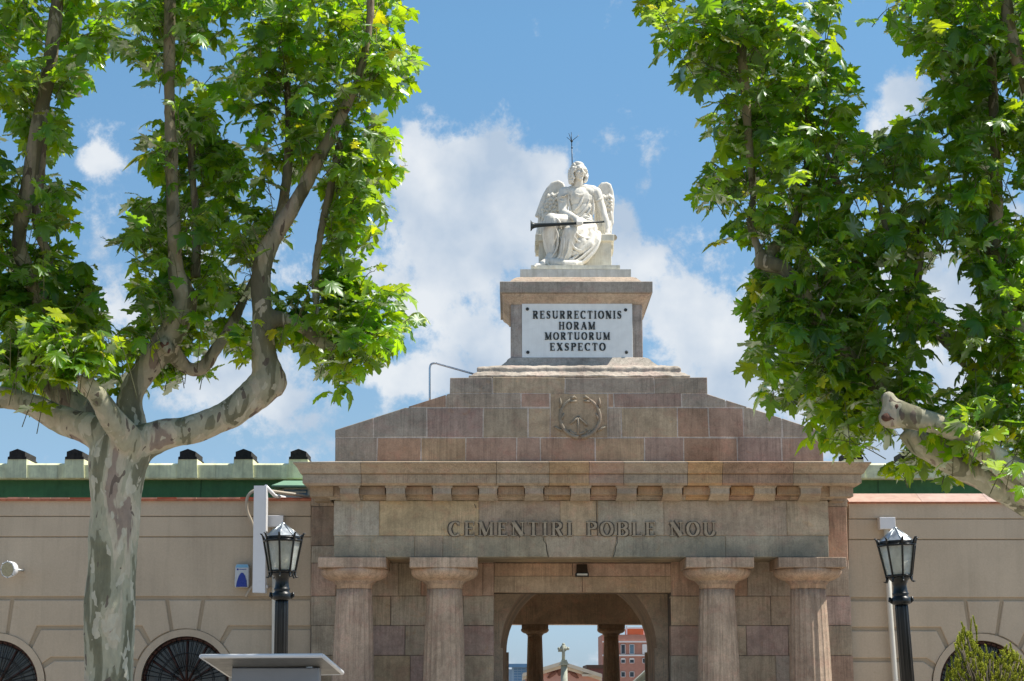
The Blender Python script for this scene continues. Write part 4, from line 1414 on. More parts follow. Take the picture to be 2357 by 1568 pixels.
def rust_wall(parent, xl, xr, arches, grooves, top):
    """rusticated plaster: raised panels with grooves between; arches = list of (px, py)"""
    g1, g2, g3 = grooves          # groove centre lines
    mb = MB()
    hg = 4.2

    def PT(x, y): return W(x, y, YP)

    def arcx(cxp, cyp, y, r=119): return math.sqrt(max(0, r * r - (cyp - y) ** 2))
    panel_depth = .12

    def poly_px(pts):
        mb.slab([PT(*p) for p in pts], YP, panel_depth, tnt(.015, .01), .02)
    # upper slab with two thin string lines
    for a, b, dy in ((top, top + 35, 0), (top + 36.5, top + 82, .02), (top + 84, g1 - hg, .035)):
        mb.slab([PT(xl, b), PT(xr, b), PT(xr, a), PT(xl, a)], YP + dy - .035, panel_depth, (1, 1, 1), .01)
    arches = sorted(arches)
    rows = ((g1 + hg, g2 - hg), (g2 + hg, g3 - hg), (g3 + hg, g3 + 66), (g3 + 74, g3 + 136), (g3 + 144, g3 + 200))
    bend = ((42, 31), (102, 79), (134, 112))

    def edge(arch, row, sgn):
        """boundary points of the panel next to an arch, listed from the row's top to its bottom"""
        cx, cy = arch
        a, b = rows[row]
        if row == 0:
            yt = cy - math.sqrt(119 ** 2 - 34 ** 2)
            pts = [(cx + sgn * (42 + 4), a), (cx + sgn * 34, yt)]
            yb = b + 34
            th0, th1 = math.asin(34 / 119), math.asin(79 / 119)
            for i in range(1, 6):
                th = th0 + (th1 - th0) * i / 5
                pts.append((cx + sgn * 119 * math.sin(th), cy - 119 * math.cos(th)))
            pts.append((cx + sgn * 99, b))
            return pts
        if row == 1:
            pts = [(cx + sgn * 108, a)]
            th0, th1 = math.asin(86 / 119), math.asin(109 / 119)
            for i in range(5):
                th = th0 + (th1 - th0) * i / 4
                pts.append((cx + sgn * 119 * math.sin(th), cy - 119 * math.cos(th)))
            pts.append((cx + sgn * 131, b))
            return pts
        if row == 2:
            return [(cx + sgn * 139, a), (cx + sgn * 114, a + 17), (cx + sgn * 118, a + 34), (cx + sgn * 119, b)]
        return [(cx + sgn * 119, a), (cx + sgn * 119, b)]
    for r_ in range(5):
        a, b = rows[r_]
        bounds = [('L', None)] + [('A', c) for c in arches] + [('R', None)]
        for i in range(len(bounds) - 1):
            l, rt = bounds[i], bounds[i + 1]
            left = [(xl, a), (xl, b)] if l[0] == 'L' else edge(l[1], r_, 1)
            right = [(xr, a), (xr, b)] if rt[0] == 'R' else edge(rt[1], r_, -1)
            poly_px(left + right[::-1])
    for cx, cy in arches:
        a = rows[0][0]
        yt = cy - math.sqrt(119 ** 2 - 27 ** 2)
        poly_px([(cx - 38, a), (cx - 27, yt), (cx - 14, cy - 118.3), (cx, cy - 119), (cx + 14, cy - 118.3), (cx + 27, yt), (cx + 38, a)])
    # the wall itself, pierced by the arches
    X0, X1 = PT(xl, 1400)[0], PT(xr, 1400)[0]
    zt_ = PT(1178, top + 2)[1]
    kk = m_px(1178, 1500, YP)
    x = X0
    for cx, cy in arches:
        wx, wz = PT(cx, cy); rr_ = 112 * kk
        mb.box(x, wx - rr_, YP + .045, YP + .6, 0, zt_, (.80, .78, .74))
        P = arch_pts(wx, wz, rr_, 180, 0, 24)
        for p, q in zip(P, P[1:]):
            for Y in (YP + .045, YP + .6):
                mb.poly([(p[0], Y, p[1]), (q[0], Y, q[1]), (q[0], Y, zt_), (p[0], Y, zt_)], (.80, .78, .74))
        mb.poly([(wx - rr_, YP + .045, zt_), (wx + rr_, YP + .045, zt_), (wx + rr_, YP + .6, zt_), (wx - rr_, YP + .6, zt_)])
        x = wx + rr_
    mb.box(x, X1, YP + .045, YP + .6, 0, zt_, (.80, .78, .74))
    mb.build('wall_face', M['plaster'], parent)
    for c in arches: fan_window(parent, *c)


lw = thing('plaster_wall', 'long beige rusticated plaster wall with fan windows left of the gatehouse', 'wall', (W(200, 1500, YP)[0], YP, 0))
rust_wall(lw, -620, 716, [(-448, 1572), (-14, 1576), (426, 1567)], (1377, 1445, 1517), 1153)
cp = MB()
A = W(-620, 1153, YP - .12); B = W(717, 1146, YP - .12)
zc = W(0, 1153, YP - .1)[1]
xx = A[0]
while xx < B[0] - .02:
    ww = random.uniform(.5, .62)
    x2 = min(xx + ww, B[0])
    h_ = random.uniform(.035, .055)
    cp.box(xx + .004, x2 - .004, YP - .13, YP + .62, zc, zc + .05, tnt(.1))
    cp.box(xx + .01, x2 - .006, YP - .09 + random.uniform(0, .03), YP + .6, zc + .051, zc + .051 + h_, (1.3, 2.2, 2.8) if random.random() < .55 else (.9, .8, .8))
    xx = x2
cp.build('tile_coping', M['terracotta'], lw)

rw = thing('plaster_wall', 'beige rusticated plaster wall with pink coping right of the gatehouse', 'wall', (W(2200, 1500, YP)[0], YP, 0))
rust_wall(rw, 1953, 3000, [(2264, 1577), (2700, 1577)], (1379, 1448, 1519), 1159)
cp = MB()
zc = W(2100, 1158, YP - .1)[1]
xa, xb = W(1952, 1150, YP)[0], W(3000, 1150, YP)[0]
x = xa
while x < xb:
    x2 = min(x + random.uniform(1.6, 2.2), xb)
    q = tnt(.06)
    n = cp.add([(x + .004, YP - .1, zc + .035), (x2 - .004, YP - .1, zc + .035), (x2 - .004, YP + .62, zc + .33), (x + .004, YP + .62, zc + .33), (x + .004, YP + .62, zc), (x2 - .004, YP + .62, zc)])
    cp.face([n, n + 1, n + 2, n + 3], q); cp.face([n + 3, n + 2, n + 5, n + 4], q)
    x = x2
cp.build('pink_coping', M['pink_tile'], rw)
cp = MB()
cp.box(xa, xb, YP - .12, YP + .6, zc - .01, zc + .034)
cp.build('terracotta_edge', M['terracotta'], rw)

# ================================================================== green building behind
YG = 8.0


def green_building(label, xl, xr, caps):
    t = thing('green_building', label, 'building', (W((xl + xr) / 2, 1100, YG)[0], YG + 3, 0))
    pb = MB()
    x0, x1 = W(xl, 1090, YG)[0], W(xr, 1090, YG)[0]
    z0, z1 = W(1178, 1102, YG)[1], W(1178, 1066, YG)[1]
    x = x0
    while x < x1:
        x2 = min(x + random.uniform(4, 5.5), x1)
        pb.rings([(x + .003, x2 - .003, YG + .02, YG + 8, z0), (x + .003, x2 - .003, YG, YG + 8, z0 + .04), (x + .003, x2 - .003, YG, YG + 8, z1 - .06),
                  (x + .003, x2 - .003, YG + .06, YG + 8, z1 - .01), (x + .003, x2 - .003, YG + .25, YG + 8, z1 + .02)], tnt(.06))
        x = x2
    for c in caps:
        a, b = W(c - 22, 1060, YG - .05)[0], W(c + 22, 1060, YG - .05)[0]
        zt_ = W(c, 1057, YG - .05)[1]
        pb.rings([(a - .03, b + .03, YG - .05, YG + .9, z0 + .02), (a, b, YG - .05, YG + .9, z1), (a, b, YG - .05, YG + .9, zt_)], tnt(.05))
    pb.build('parapet', M['pale_green'], t)
    wb = MB()
    wb.box(x0, x1, YG + .35, YG + 8, 0, z0 - .001)
    for k in range(int((x1 - x0) / 3.2)):
        xx = x0 + 1.3 + 3.2 * k
        wb.box(xx, xx + .03, YG + .335, YG + .36, 0, z0 - .01, (.6, .6, .6))
    wb.build('green_wall', M['dark_green'], t)
    for c in caps:
        cb = MB()
        k = m_px(c, 1050, YG)
        xm, zc_ = W(c, 1057, YG - .08)
        h = 24 * k
        wd = 21.5 * k
        for yy in (0,):
            pr = [(xm - wd, zc_), (xm + wd, zc_), (xm + wd, zc_ + h * .22), (xm + wd * .84, zc_ + h * .26), (xm + wd * .84, zc_ + h * .72), (xm, zc_ + h), (xm - wd * .84, zc_ + h * .72),
                  (xm - wd * .84, zc_ + h * .26), (xm - wd, zc_ + h * .22)]
            cb.slab(pr, YG - .08, 1.3, tnt(.3))
        cb.build('parapet_cap', M['cap_black'], t)
    return t


lg = green_building('dark green building with pale parapet and black caps, above the left plaster wall', -620, 712, [39 - 129.5 * k for k in range(5, 0, -1)] + [39, 171, 302, 431.5, 560, 686.5])
rg = green_building('dark green building with mossy pale parapet, above the right plaster wall', 1925, 3000, [1966, 2096, 2226, 2356, 2486])
dm = MB()
YD = 6.6
a, z = W(640, 1128, YD); b, _ = W(716, 1128, YD)
dm.box(a, b, YD, YG + .34, 0, z + .02, (.9, .95, .8))
dm.build('annex_wall', M['chapel_trim'], lg)
dm = MB()
z0, z1 = W(660, 1117, YD - .5)[1], W(660, 1103, YD - .5)[1]
a0, a1 = W(625, 1117, YD - .5)[0], W(722, 1117, YD - .5)[0]
dm.rings([(a0, a1, YD - .5, YG + .3, z0 - .04), (a0, a1, YD - .5, YG + .3, z0), (a0 + .1, a1, YD - .35, YG + .3, z0 + .06), (a0 + .3, a1, YD - .1, YG + .3, z1)])
dm.build('annex_roof', M['mint'], lg)
dm = MB()
a = W(648, 1144, YD - .04); b = W(714, 1122, YD - .04)
for q in ((a[0], b[0], b[1] - .06, b[1]), (a[0], b[0], a[1] - .2, a[1] + .05), (a[0], a[0] + .07, a[1], b[1]), (b[0] - .07, b[0], a[1], b[1])):
    dm.box(q[0], q[1], YD - .05, YD, q[2], q[3])
dm.box(a[0] + .15, b[0] - .12, YD - .06, YD - .02, (a[1] + b[1]) / 2 - .02, (a[1] + b[1]) / 2 + .03)
wn = dm.build('window_frame', M['offwhite_pvc'], lg)
dm = MB()
dm.box(a[0] + .07, b[0] - .07, YD - .02, YD + .01, a[1] + .05, b[1] - .06)
dm.build('pane', M['pane_blue'], wn)

# ================================================================== things on the walls
# tall white box
wp = thing('antenna_box', 'tall narrow white metal box fixed upright in front of the left wall', 'antenna box', (W(597, 1365, 1.5)[0], 1.5, W(597, 1365, 1.5)[1]))
mb = MB()
A0_, A1_ = WV(581, 1364, 1.35), WV(610, 1365, 1.35)
B0_, B1_ = WV(584.5, 1118, 1.35), WV(613, 1118, 1.35)
DD = Vector((0, .38, 0))
q = [A0_, A1_, B1_, B0_]
n = mb.add(q + [p + DD for p in q])
for f in ((0, 1, 2, 3), (1, 5, 6, 2), (4, 0, 3, 7), (5, 4, 7, 6), (0, 4, 5, 1)): mb.face([n + i for i in f])
iq = [B0_ + Vector((.02, .02, 0)), B1_ + Vector((-.02, .02, 0)), B1_ + Vector((-.02, .36, 0)), B0_ + Vector((.02, .36, 0))]
oq = [B0_, B1_, B1_ + DD, B0_ + DD]
n = mb.add(oq + iq + [p - Vector((0, 0, .3)) for p in iq])
for i in range(4):
    j = (i + 1) % 4
    mb.face([n + i, n + j, n + 4 + j, n + 4 + i]); mb.face([n + 4 + i, n + 4 + j, n + 8 + j, n + 8 + i])
mb.face([n + 8, n + 9, n + 10, n + 11])
mb.build('casing', M['white_paint'], wp)
mb = MB()
mb.tube([WV(611, 1119, 1.55), WV(632, 1141, 1.9), WV(655, 1146, 2.4)], .05, 8)
mb.build('bracket', M['white_paint'], wp)
mb = MB()
mb.tube([WV(611, 1350, 1.6), WV(616, 1352, 2.2)], .05, 8)
mb.build('bracket', M['white_paint'], wp)
hs = MB()
P = catmull([tuple(WV(718, 1147, 2.5)), tuple(WV(690, 1140, 2.3)), tuple(WV(655, 1135, 2.1)), tuple(WV(620, 1130, 1.85)), tuple(WV(590, 1128, 1.9)), tuple(WV(572, 1140, 1.9)), tuple(WV(567.5, 1160, 1.95)),
             tuple(WV(570, 1180, 2.0)), tuple(WV(580, 1204, 2.05)), tuple(WV(588, 1240, 2.1)), tuple(WV(590, 1330, 2.1)), tuple(WV(575, 1358, 2.1)), tuple(WV(566, 1374, 2.1))], 6)
hs.tube(P, .042, 10)
tag(hs.build('cable_conduit', M['beige_hose']), 'beige flexible conduit looping over the left wall beside the tall white box', 'conduit')


def downpipe(label, bx0_, bx1_, by0, by1, pts):
    t = thing('rain_downpipe', label, 'downpipe', tuple(WV(pts[-1][0], pts[-1][1], YP - .2)), 'rain pipes on the plaster walls')
    mb = MB()
    a = W(bx0_, by1, YP - .3); b = W(bx1_, by0, YP - .3)
    mb.box(a[0], b[0], YP - .34, YP - .03, a[1], b[1], bv=.008)
    mb.build('hopper', M['white_paint'], t)
    mb = MB()
    P = [WV(x, y, YP - .17) for x, y in pts]
    P.append(Vector((P[-1].x + (.05 if pts[0][0] > 1000 else 0), P[-1].y, 0)))
    mb.tube(P, .075, 12)
    mb.build('pipe', M['offwhite_pvc'], t)


downpipe('white downpipe with square hopper on the left plaster wall', 616.5, 652.5, 1187, 1213, [(633, 1210), (632, 1400), (631.5, 1568)])
downpipe('white downpipe with square hopper on the right plaster wall', 2025, 2060, 1191, 1218, [(2040, 1215), (2048, 1400), (2061, 1568)])
# alarm box
al = thing('alarm_box', 'silver and blue alarm box on the left wall beside the tall white box', 'alarm box', tuple(WV(557, 1353, YP)))
k = m_px(557, 1325, YP - .15)
cx_, cz_ = W(557, 1326, YP - .2)
mb = MB()
o = [(-15, -26), (15, -26), (16.5, -20), (16, 20), (13, 27), (-13, 27), (-16, 20), (-16.5, -20)]
mb.slab([(cx_ + x * k, cz_ + y * k) for x, y in o], YP - .22, .17, (1, 1, 1), .02)
mb.build('casing', mat_simple('silver_plastic', (0.50, 0.53, 0.56), .3, var=.04), al)
mb = MB()
mb.slab([(cx_ + x * k, cz_ + y * k) for x, y in [(-13, -25), (12.5, -25), (11, -10), (7, 1), (2.5, 7), (-2.5, 7), (-7, 0), (-11, -12)]], YP - .235, .03, (1, 1, 1), .006)
mb.build('lens', M['blue'], al)
mb = MB()
mb.slab([(cx_ + x * k, cz_ + y * k) for x, y in [(-15, 19), (15, 19), (12.5, 26), (-12.5, 26)]], YP - .226, .02)
mb.build('top_light', M['cyan'], al)
mb = MB()
mb.ball((cx_ - 10 * k, YP - .222, cz_ + 15 * k), (2.2 * k, .01, 2.2 * k), 10)
for i in range(9):
    mb.box(cx_ + (-6.5 + i * 1.9) * k, cx_ + (-5.2 + i * 1.9) * k, YP - .226, YP - .2, cz_ + 14.2 * k, cz_ + 15.8 * k)
mb.build('maker_mark', M['blue'], al)
# floodlight
fl = thing('floodlight', 'round white floodlight with yellowish glass on the left plaster wall', 'floodlight', tuple(WV(20, 1310, YP)))
C0 = WV(17, 1311, YP - .55)
dirn = Vector((-.35, -.9, -.1)).normalized()
mb = MB()
mb.tube([C0, C0 - dirn * .10, C0 - dirn * .22, C0 - dirn * .32], [.215, .215, .19, .10], 28)
mb.build('housing', M['white_paint'], fl)
mb = MB(); mb.tube([C0 + dirn * .005, C0 + dirn * .012], [.19, .185], 28)
mb.build('lens', mat_simple('yellow_ribbed_glass', (.34, .31, .2), .3, var=.3, scale=30), fl)
mb = MB()
mb.tube([C0 + Vector((.2, .15, 0)), C0 + Vector((.3, .35, 0)), C0 + Vector((.26, .56, 0))], .03, 8)
mb.build('bracket', M['zinc'], fl)
for k_ in range(8):
    mb = MB()
    a = 2 * math.pi * k_ / 8
    e1 = dirn.cross(Vector((0, 0, 1))).normalized(); e2 = dirn.cross(e1)
    mb.ball(C0 + (e1 * math.cos(a) + e2 * math.sin(a)) * .215, .022, 6)
    mb.build('clip', M['zinc'], fl)
# lamp above the doorway
dl = thing('wall_lamp', 'small dark wedge lamp above the doorway between the middle columns', 'wall lamp', tuple(WV(1339, 1328, YW)))
mb = MB()
a = W(1325.5, 1320, YW - .3); b = W(1353.5, 1300, YW - .02)
xa, za = W(1327, 1318, YW - .28); xb, _ = W(1353, 1318, YW - .28)
zt2 = W(1340, 1299, YW - .02)[1]
n = mb.add([(xa, YW - .28, za), (xb, YW - .28, za), (xb - .01, YW - .03, zt2), (xa + .01, YW - .03, zt2), (xa, YW - .002, za), (xb, YW - .002, za), (xb - .01, YW - .002, zt2), (xa + .01, YW - .002, zt2)])
for f in ((0, 1, 2, 3), (3, 2, 6, 7), (0, 3, 7, 4), (1, 5, 6, 2), (4, 5, 1, 0)): mb.face([n + i for i in f])
mb.build('hood', mat_simple('brown_metal', (.06, .045, .035), .5), dl)
mb = MB()
za2 = W(1340, 1327, YW - .3)[1]
mb.box(xa - .02, xb + .02, YW - .32, YW - .02, za2, za - .001, bv=.01)
mb.build('lens_frame', M['iron'], dl)
mb = MB()
mb.box(xa + .01, xb - .01, YW - .325, YW - .3, za2 + .025, za - .03)
mb.build('lens', mat_simple('frosted_lens', (.6, .6, .55), .4), dl)

# ================================================================== street lamps
def street_lamp(label, px_top, py_top, px_bot, Y, ph):
    c_top = WV(px_top, py_top, Y)
    k = m_px(px_top, py_top + 60, Y)
    base_ = WV(px_bot, 1568, Y)
    sl = (c_top.x - base_.x) / (c_top.z - base_.z)
    bx = c_top.x - sl * c_top.z
    root = thing('street_lamp', label, 'street lamp', (0, 0, 0), 'lantern posts in front of the walls')

    H = c_top.z

    def B(mb, name, mat, par=None):
        return mb.build(name, mat, par or root)
    z = lambda d: H - d * k      # d traced pixels below the tip
    # post
    p = MB()

    def fl(a):
        x = (a * 12 / (2 * math.pi)) % 1.0
        return 1 - .10 * math.sin(math.pi * x)
    p.lathe((0, 0), [(17 * k, .9), (15.5 * k, z(185)), (14.8 * k, z(176))], 96, fn=fl)
    p.lathe((0, 0), [(.24, 0), (.24, .12), (.2, .16), (.2, .5), (.16, .56), (.14, .86), (.16, .9), (.12, .95)], 24)
    pole = B(p, 'post', M['iron'])
    c = MB()
    c.lathe((0, 0), [(15 * k, z(178)), (21 * k, z(176)), (22 * k, z(170)), (22 * k, z(162)), (18 * k, z(160)), (16.5 * k, z(157)), (19 * k, z(153)), (18 * k, z(151)), (16.5 * k, z(149)),
                     (15 * k, z(135)), (17 * k, z(126)), (24 * k, z(118)), (26 * k, z(115))], 24)
    for s_ in (-1, 1):
        c.tube([(s_ * 20 * k, 0, z(172)), (s_ * 26 * k, 0, z(168)), (s_ * 25 * k, 0, z(160))], [4 * k, 4 * k, 3 * k], 8)
    B(c, 'collar', M['iron'])
    fmb, gl, rf_ = MB(), MB(), MB()
    n = 8
    r0_, r1_ = 30 * k, 44 * k
    z0_, z1_ = z(112), z(42)
    for i in range(n):
        a = ph + 2 * math.pi * i / n; b = ph + 2 * math.pi * (i + 1) / n
        ca, sa, cb, sb = math.cos(a), math.sin(a), math.cos(b), math.sin(b)
        fmb.tube([(r0_ * ca, r0_ * sa, z0_ - 3 * k), (r1_ * ca, r1_ * sa, z1_), (r1_ * 1.0 * ca, r1_ * sa, z(36))], [2.4 * k, 2.4 * k, 2.4 * k], 6)
        fmb.tube([(r0_ * ca, r0_ * sa, z0_), (r0_ * cb, r0_ * sb, z0_)], 2.8 * k, 6)
        fmb.tube([(r1_ * ca, r1_ * sa, z1_), (r1_ * cb, r1_ * sb, z1_)], 2.8 * k, 6)
        # curl at top corner and small drop scroll at the bottom
        fmb.tube([(r1_ * .98 * ca, r1_ * .98 * sa, z(42)), (r1_ * 1.03 * ca, r1_ * 1.03 * sa, z(33)), (r1_ * 1.10 * ca, r1_ * 1.10 * sa, z(27)), (r1_ * 1.2 * ca, r1_ * 1.2 * sa, z(25.5))],
                 [3.2 * k, 3.0 * k, 2.4 * k, 1.0 * k], 6)
        fmb.tube([(r0_ * ca, r0_ * sa, z(112)), (r0_ * .98 * ca, r0_ * .98 * sa, z(120)), (r0_ * 1.08 * ca, r0_ * 1.08 * sa, z(126)), (r0_ * 1.25 * ca, r0_ * 1.25 * sa, z(125))],
                 [2.6 * k, 2.2 * k, 1.8 * k, 1.0 * k], 6)
        q0, q1 = r0_ * .95, r1_ * .95
        gl.poly([(q0 * ca, q0 * sa, z0_), (q0 * cb, q0 * sb, z0_), (q1 * cb, q1 * sb, z1_), (q1 * ca, q1 * sa, z1_)])
        e = 40 * k
        rf_.poly([(e * ca, e * sa, z(32)), (e * cb, e * sb, z(32)), (5 * k * cb, 5 * k * sb, z(4)), (5 * k * ca, 5 * k * sa, z(4))], tnt(.12, 0))
        rf_.tube([(e * ca, e * sa, z(31.5)), (5 * k * ca, 5 * k * sa, z(3.5))], 1.3 * k, 5)
        rf_.poly([(e * ca, e * sa, z(32)), (e * cb, e * sb, z(32)), (e * .95 * cb, e * .95 * sb, z(34)), (e * .95 * ca, e * .95 * sa, z(34))], (.3, .3, .3))
    fmb.lathe((0, 0), [(38 * k, z(40)), (40 * k, z(38)), (40 * k, z(34)), (38 * k, z(33))], 8, ph=ph)
    fmb.lathe((0, 0), [(24 * k, z(116)), (29 * k, z(113)), (28 * k, z(110))], 8, ph=ph)
    lan = B(fmb, 'lantern_frame', M['iron'])
    B(gl, 'lantern_glass', M['lamp_glass'])
    rf_.lathe((0, 0), [(6 * k, z(5)), (5 * k, z(1.5)), (1.5 * k, z(-1))], 10)
    B(rf_, 'lantern_roof', M['zinc'])
    bl_ = MB()
    bl_.lathe((0, 0), [(9 * k, z(110)), (9 * k, z(95)), (13 * k, z(85)), (12 * k, z(60)), (3 * k, z(48))], 14)
    B(bl_, 'bulb_globe', mat_simple('opal_glass', (.75, .76, .7), .3, var=.03))
    root.location = (bx, Y, 0)
    root.rotation_euler = (0, math.atan(sl), 0)
    return root


street_lamp('black fluted lamp post with lantern in front of the left wall, beside the white downpipe', 651.5, 1203, 645.5, -23.5, R(-3))
street_lamp('black fluted lamp post with lantern, leaning a little, in front of the right wall', 2060.5, 1213, 2089, -23.5, R(5))

# ================================================================== covered board in front
ib = thing('notice_board', 'grey board under a flat white canopy in front of the left lamp post', 'notice board', (-2.4, -28.6, 0))
mb = MB()
YA, YB = -29.2, -28.3
top = [WV(463, 1507, YA), WV(742, 1505.5, YA), WV(788, 1545, YB), WV(529, 1551, YB)]
n = mb.add(top + [p - Vector((0, 0, .033)) for p in top])
for f in ((0, 1, 2, 3), (7, 6, 5, 4), (0, 4, 5, 1), (1, 5, 6, 2), (2, 6, 7, 3), (3, 7, 4, 0)): mb.face([n + i for i in f])
mb.build('canopy', mat_simple('shaded_canopy_sheet', (0.17, 0.17, 0.165), .45, var=.06), ib)  # white sheet coloured grey: shade on its underside is put into the colour
mb = MB()
for i in range(4):
    mb.tube([top[i] - Vector((0, 0, .016)), top[(i + 1) % 4] - Vector((0, 0, .016))], .021, 8)
mb.build('edge_trim', M['white_paint'], ib)
mb = MB()
a, z = W(532, 1535, YA + .35); b, _ = W(733, 1535, YA + .35)
zz = min(p.z for p in top) - .034
mb.box(a, b, YA + .40, YA + .62, 0, W(600, 1530, YA + .4)[1] - .03, bv=.01)
mb.build('board', M['grey_panel'], ib)
mb = MB()
for xx in (a + .1, b - .1):
    mb = MB()
    mb.box(xx - .03, xx + .03, YA + .45, YA + .55, .5, top[0].z - .10)
    mb.build('canopy_bracket', M['zinc'], ib)

# ================================================================== things beyond the passage
# cross on a column
YX = 33.0
cr = thing('cross_column', 'weathered stone cross on a tall column seen through the doorway', 'cross', (W(1297, 1560, YX)[0], YX, 0))
mb = MB()
cx0, z1 = W(1298.5, 1531, YX); k = m_px(1298, 1520, YX)
mb.lathe((cx0, YX), [(9.2 * k, 0), (8.5 * k, z1 * .5), (7.2 * k, z1)], 16)
mb.build('shaft', M['cross_stone'], cr)
mb = MB()
for a, b, h in ((1531, 1527.5, 11), (1527.3, 1523, 8.5), (1522.8, 1519, 6.5)):
    mb.box(cx0 - h * k, cx0 + h * k, YX - h * k, YX + h * k, W(1298, a, YX)[1], W(1298, b, YX)[1])
mb.build('capital', M['cross_stone'], cr)
mb = MB()
mb.tube([WV(1297, 1520, YX), WV(1297, 1484, YX)], 3.8 * k, 8)
mb.tube([WV(1287, 1493.5, YX), WV(1307, 1493, YX)], 3.4 * k, 8)
mb.tube([WV(1284.5, 1499, YX), WV(1296, 1499, YX)], 1.8 * k, 6)
for p in ((1287, 1493.5), (1307, 1493), (1297, 1484)): mb.ball(WV(*p, YX), 4.0 * k, 8)
mb.ball(WV(1297, 1491.5, YX), (7.5 * k, 3 * k, 7.5 * k), 10)
mb.tube([WV(1288, 1494, YX), WV(1297, 1484, YX), WV(1306, 1494, YX), WV(1297, 1502, YX), WV(1288, 1494, YX)], 1.8 * k, 6)
mb.build('cross', M['cross_stone'], cr)
# chapel
YH = 85.0
ch_ = thing('chapel', 'pink gabled chapel front with cream cornice and brown reliefs behind the cross', 'chapel', (W(1295, 1580, YH)[0], YH, 0))
A = W(1212, 1552, YH); Pk = W(1293, 1526, YH); B = W(1379, 1552, YH)
mb = MB()
mb.slab([(A[0], 0), (B[0], 0), (B[0], B[1]), (Pk[0], Pk[1]), (A[0], A[1])], YH, 12, (1, 1, 1))
mb.build('front_wall', M['chapel_pink'], ch_)
mb = MB()
for (p, q) in (((1204, 1549.5), (1294, 1522.5)), ((1294, 1522.5), (1386, 1551.5))):
    a = WV(*p, YH - .8); b = WV(*q, YH - .8)
    for off, th, dy in ((0, .26, 0), (-.27, .2, .35)):
        n = mb.add([a + Vector((0, dy, off)), b + Vector((0, dy, off)), b + Vector((0, dy, off - th)), a + Vector((0, dy, off - th))] +
                   [a + Vector((0, 13, off)), b + Vector((0, 13, off)), b + Vector((0, 13, off - th)), a + Vector((0, 13, off - th))])
        for f in ((0, 1, 2, 3), (4, 5, 1, 0), (3, 2, 6, 7), (0, 3, 7, 4), (1, 5, 6, 2)): mb.face([n + i for i in f])
for p, q in (((1340, 1552), (1386, 1557)), ((1204, 1550), (1214, 1556))):
    a, b = W(*p, YH - .7), W(*q, YH - .7)
    mb.box(a[0], b[0], YH - .7, YH - .002, b[1], a[1])
mb.build('raking_cornice', M['chapel_trim'], ch_)
for s_, cxp in ((-1, 1272), (1, 1320)):
    mb = MB()
    def q(x, y): return WV(cxp + x * -s_, y, YH - .08)
    mb.tube([q(-8, 1557), q(-2, 1553), q(4, 1550), q(9, 1543)], [.08, .15, .12, .06], 8)     # body
    mb.tube([q(2, 1547), q(-6, 1545), q(-13, 1550)], [.09, .10, .03], 8)                       # wing
    mb.tube([q(-4, 1556), q(-9, 1560), q(-12, 1560)], [.09, .08, .03], 8)
    mb.ball(q(8, 1541.5), .09, 8)
    mb.tube([q(5, 1548), q(14, 1547)], [.05, .03], 6)
    mb.build('angel_relief', M['relief_brown'], ch_)
mb = MB()
mb.ball(WV(1288, 1547, YH - .05), (.16, .05, .28), 12)
mb.build('medallion', M['relief_brown'], ch_)
# brick apartments
YB_ = 330.0
ap = thing('apartment_building', 'red brick apartment block with white bands seen through the right of the doorway', 'apartment building', (W(1460, 1580, YB_)[0], YB_, 0))
mb = MB()
a, z = W(1386, 1461, YB_); b, _ = W(1560, 1461, YB_)
xl2 = W(1427, 1461, YB_)[0]
mb.box(a, b, YB_, YB_ + 18, 0, z)
mb.build('brick_wall', M['brick'], ap)
mb = MB()
q0, q1 = W(1444, 1461, YB_ + 2), W(1481, 1447.5, YB_ + 2)
mb.box(q0[0], q1[0], YB_ + 2, YB_ + 10, q0[1] - .3, q1[1])
mb.build('roof_room', M['brick_orange'], ap)
mb = MB()
mb.box(q0[0] - .3, q0[0] - .02, YB_ + 1.7, YB_ + 2.0, q0[1] - .3, q1[1] + .6)
mb.box(q1[0] + .01, q1[0] + 3, YB_ + 2.5, YB_ + 9, q0[1] - .3, q1[1] + .3)
mb.box(q0[0], q1[0], YB_ + 1.8, YB_ + 10.2, q1[1], q1[1] + .3)
mb.build('roof_trim', M['band_white'], ap)
mb = MB()
for y0, y1 in ((1476, 1479), (1507, 1510.5)):
    mb.box(a, b, YB_ - .35, YB_ - .002, W(1450, y1, YB_ - .3)[1], W(1450, y0, YB_ - .3)[1])
mb.build('floor_band', M['band_white'], ap)
for y0, y1 in ((1483, 1506), (1515, 1527), (1546, 1559), (1577, 1590)):
    for x0_, x1_ in ((1392, 1402), (1410, 1420), (1429, 1439.5), (1449, 1460), (1478.5, 1489), (1500, 1511), (1520, 1531)):
        p, q = W(x0_, y1, YB_ - .1), W(x1_, y0, YB_ - .1)
        m1 = MB()
        w_ = .09
        for r_ in ((p[0], q[0], q[1] - w_, q[1]), (p[0], q[0], p[1], p[1] + w_), (p[0], p[0] + w_, p[1], q[1]), (q[0] - w_, q[0], p[1], q[1])):
            m1.box(r_[0], r_[1], YB_ - .16, YB_ - .004, r_[2], r_[3])
        if y0 == 1483 and x0_ == 1478.5 or random.random() < .35:
            m1.box(p[0] + w_, q[0] - w_, YB_ - .12, YB_ - .03, p[1] + (q[1] - p[1]) * (.0 if x0_ == 1478.5 else random.choice((.5, .7))), q[1] - w_)
        fw_ = m1.build('window', M['band_white'], ap)
        m2 = MB(); m2.box(p[0] + w_, q[0] - w_, YB_ - .02, YB_ - .001, p[1] + w_, q[1] - w_, (1, 1, 1) if random.random() < .6 else (.3, .25, .25))
        m2.build('pane', M['pane_blue'], fw_)
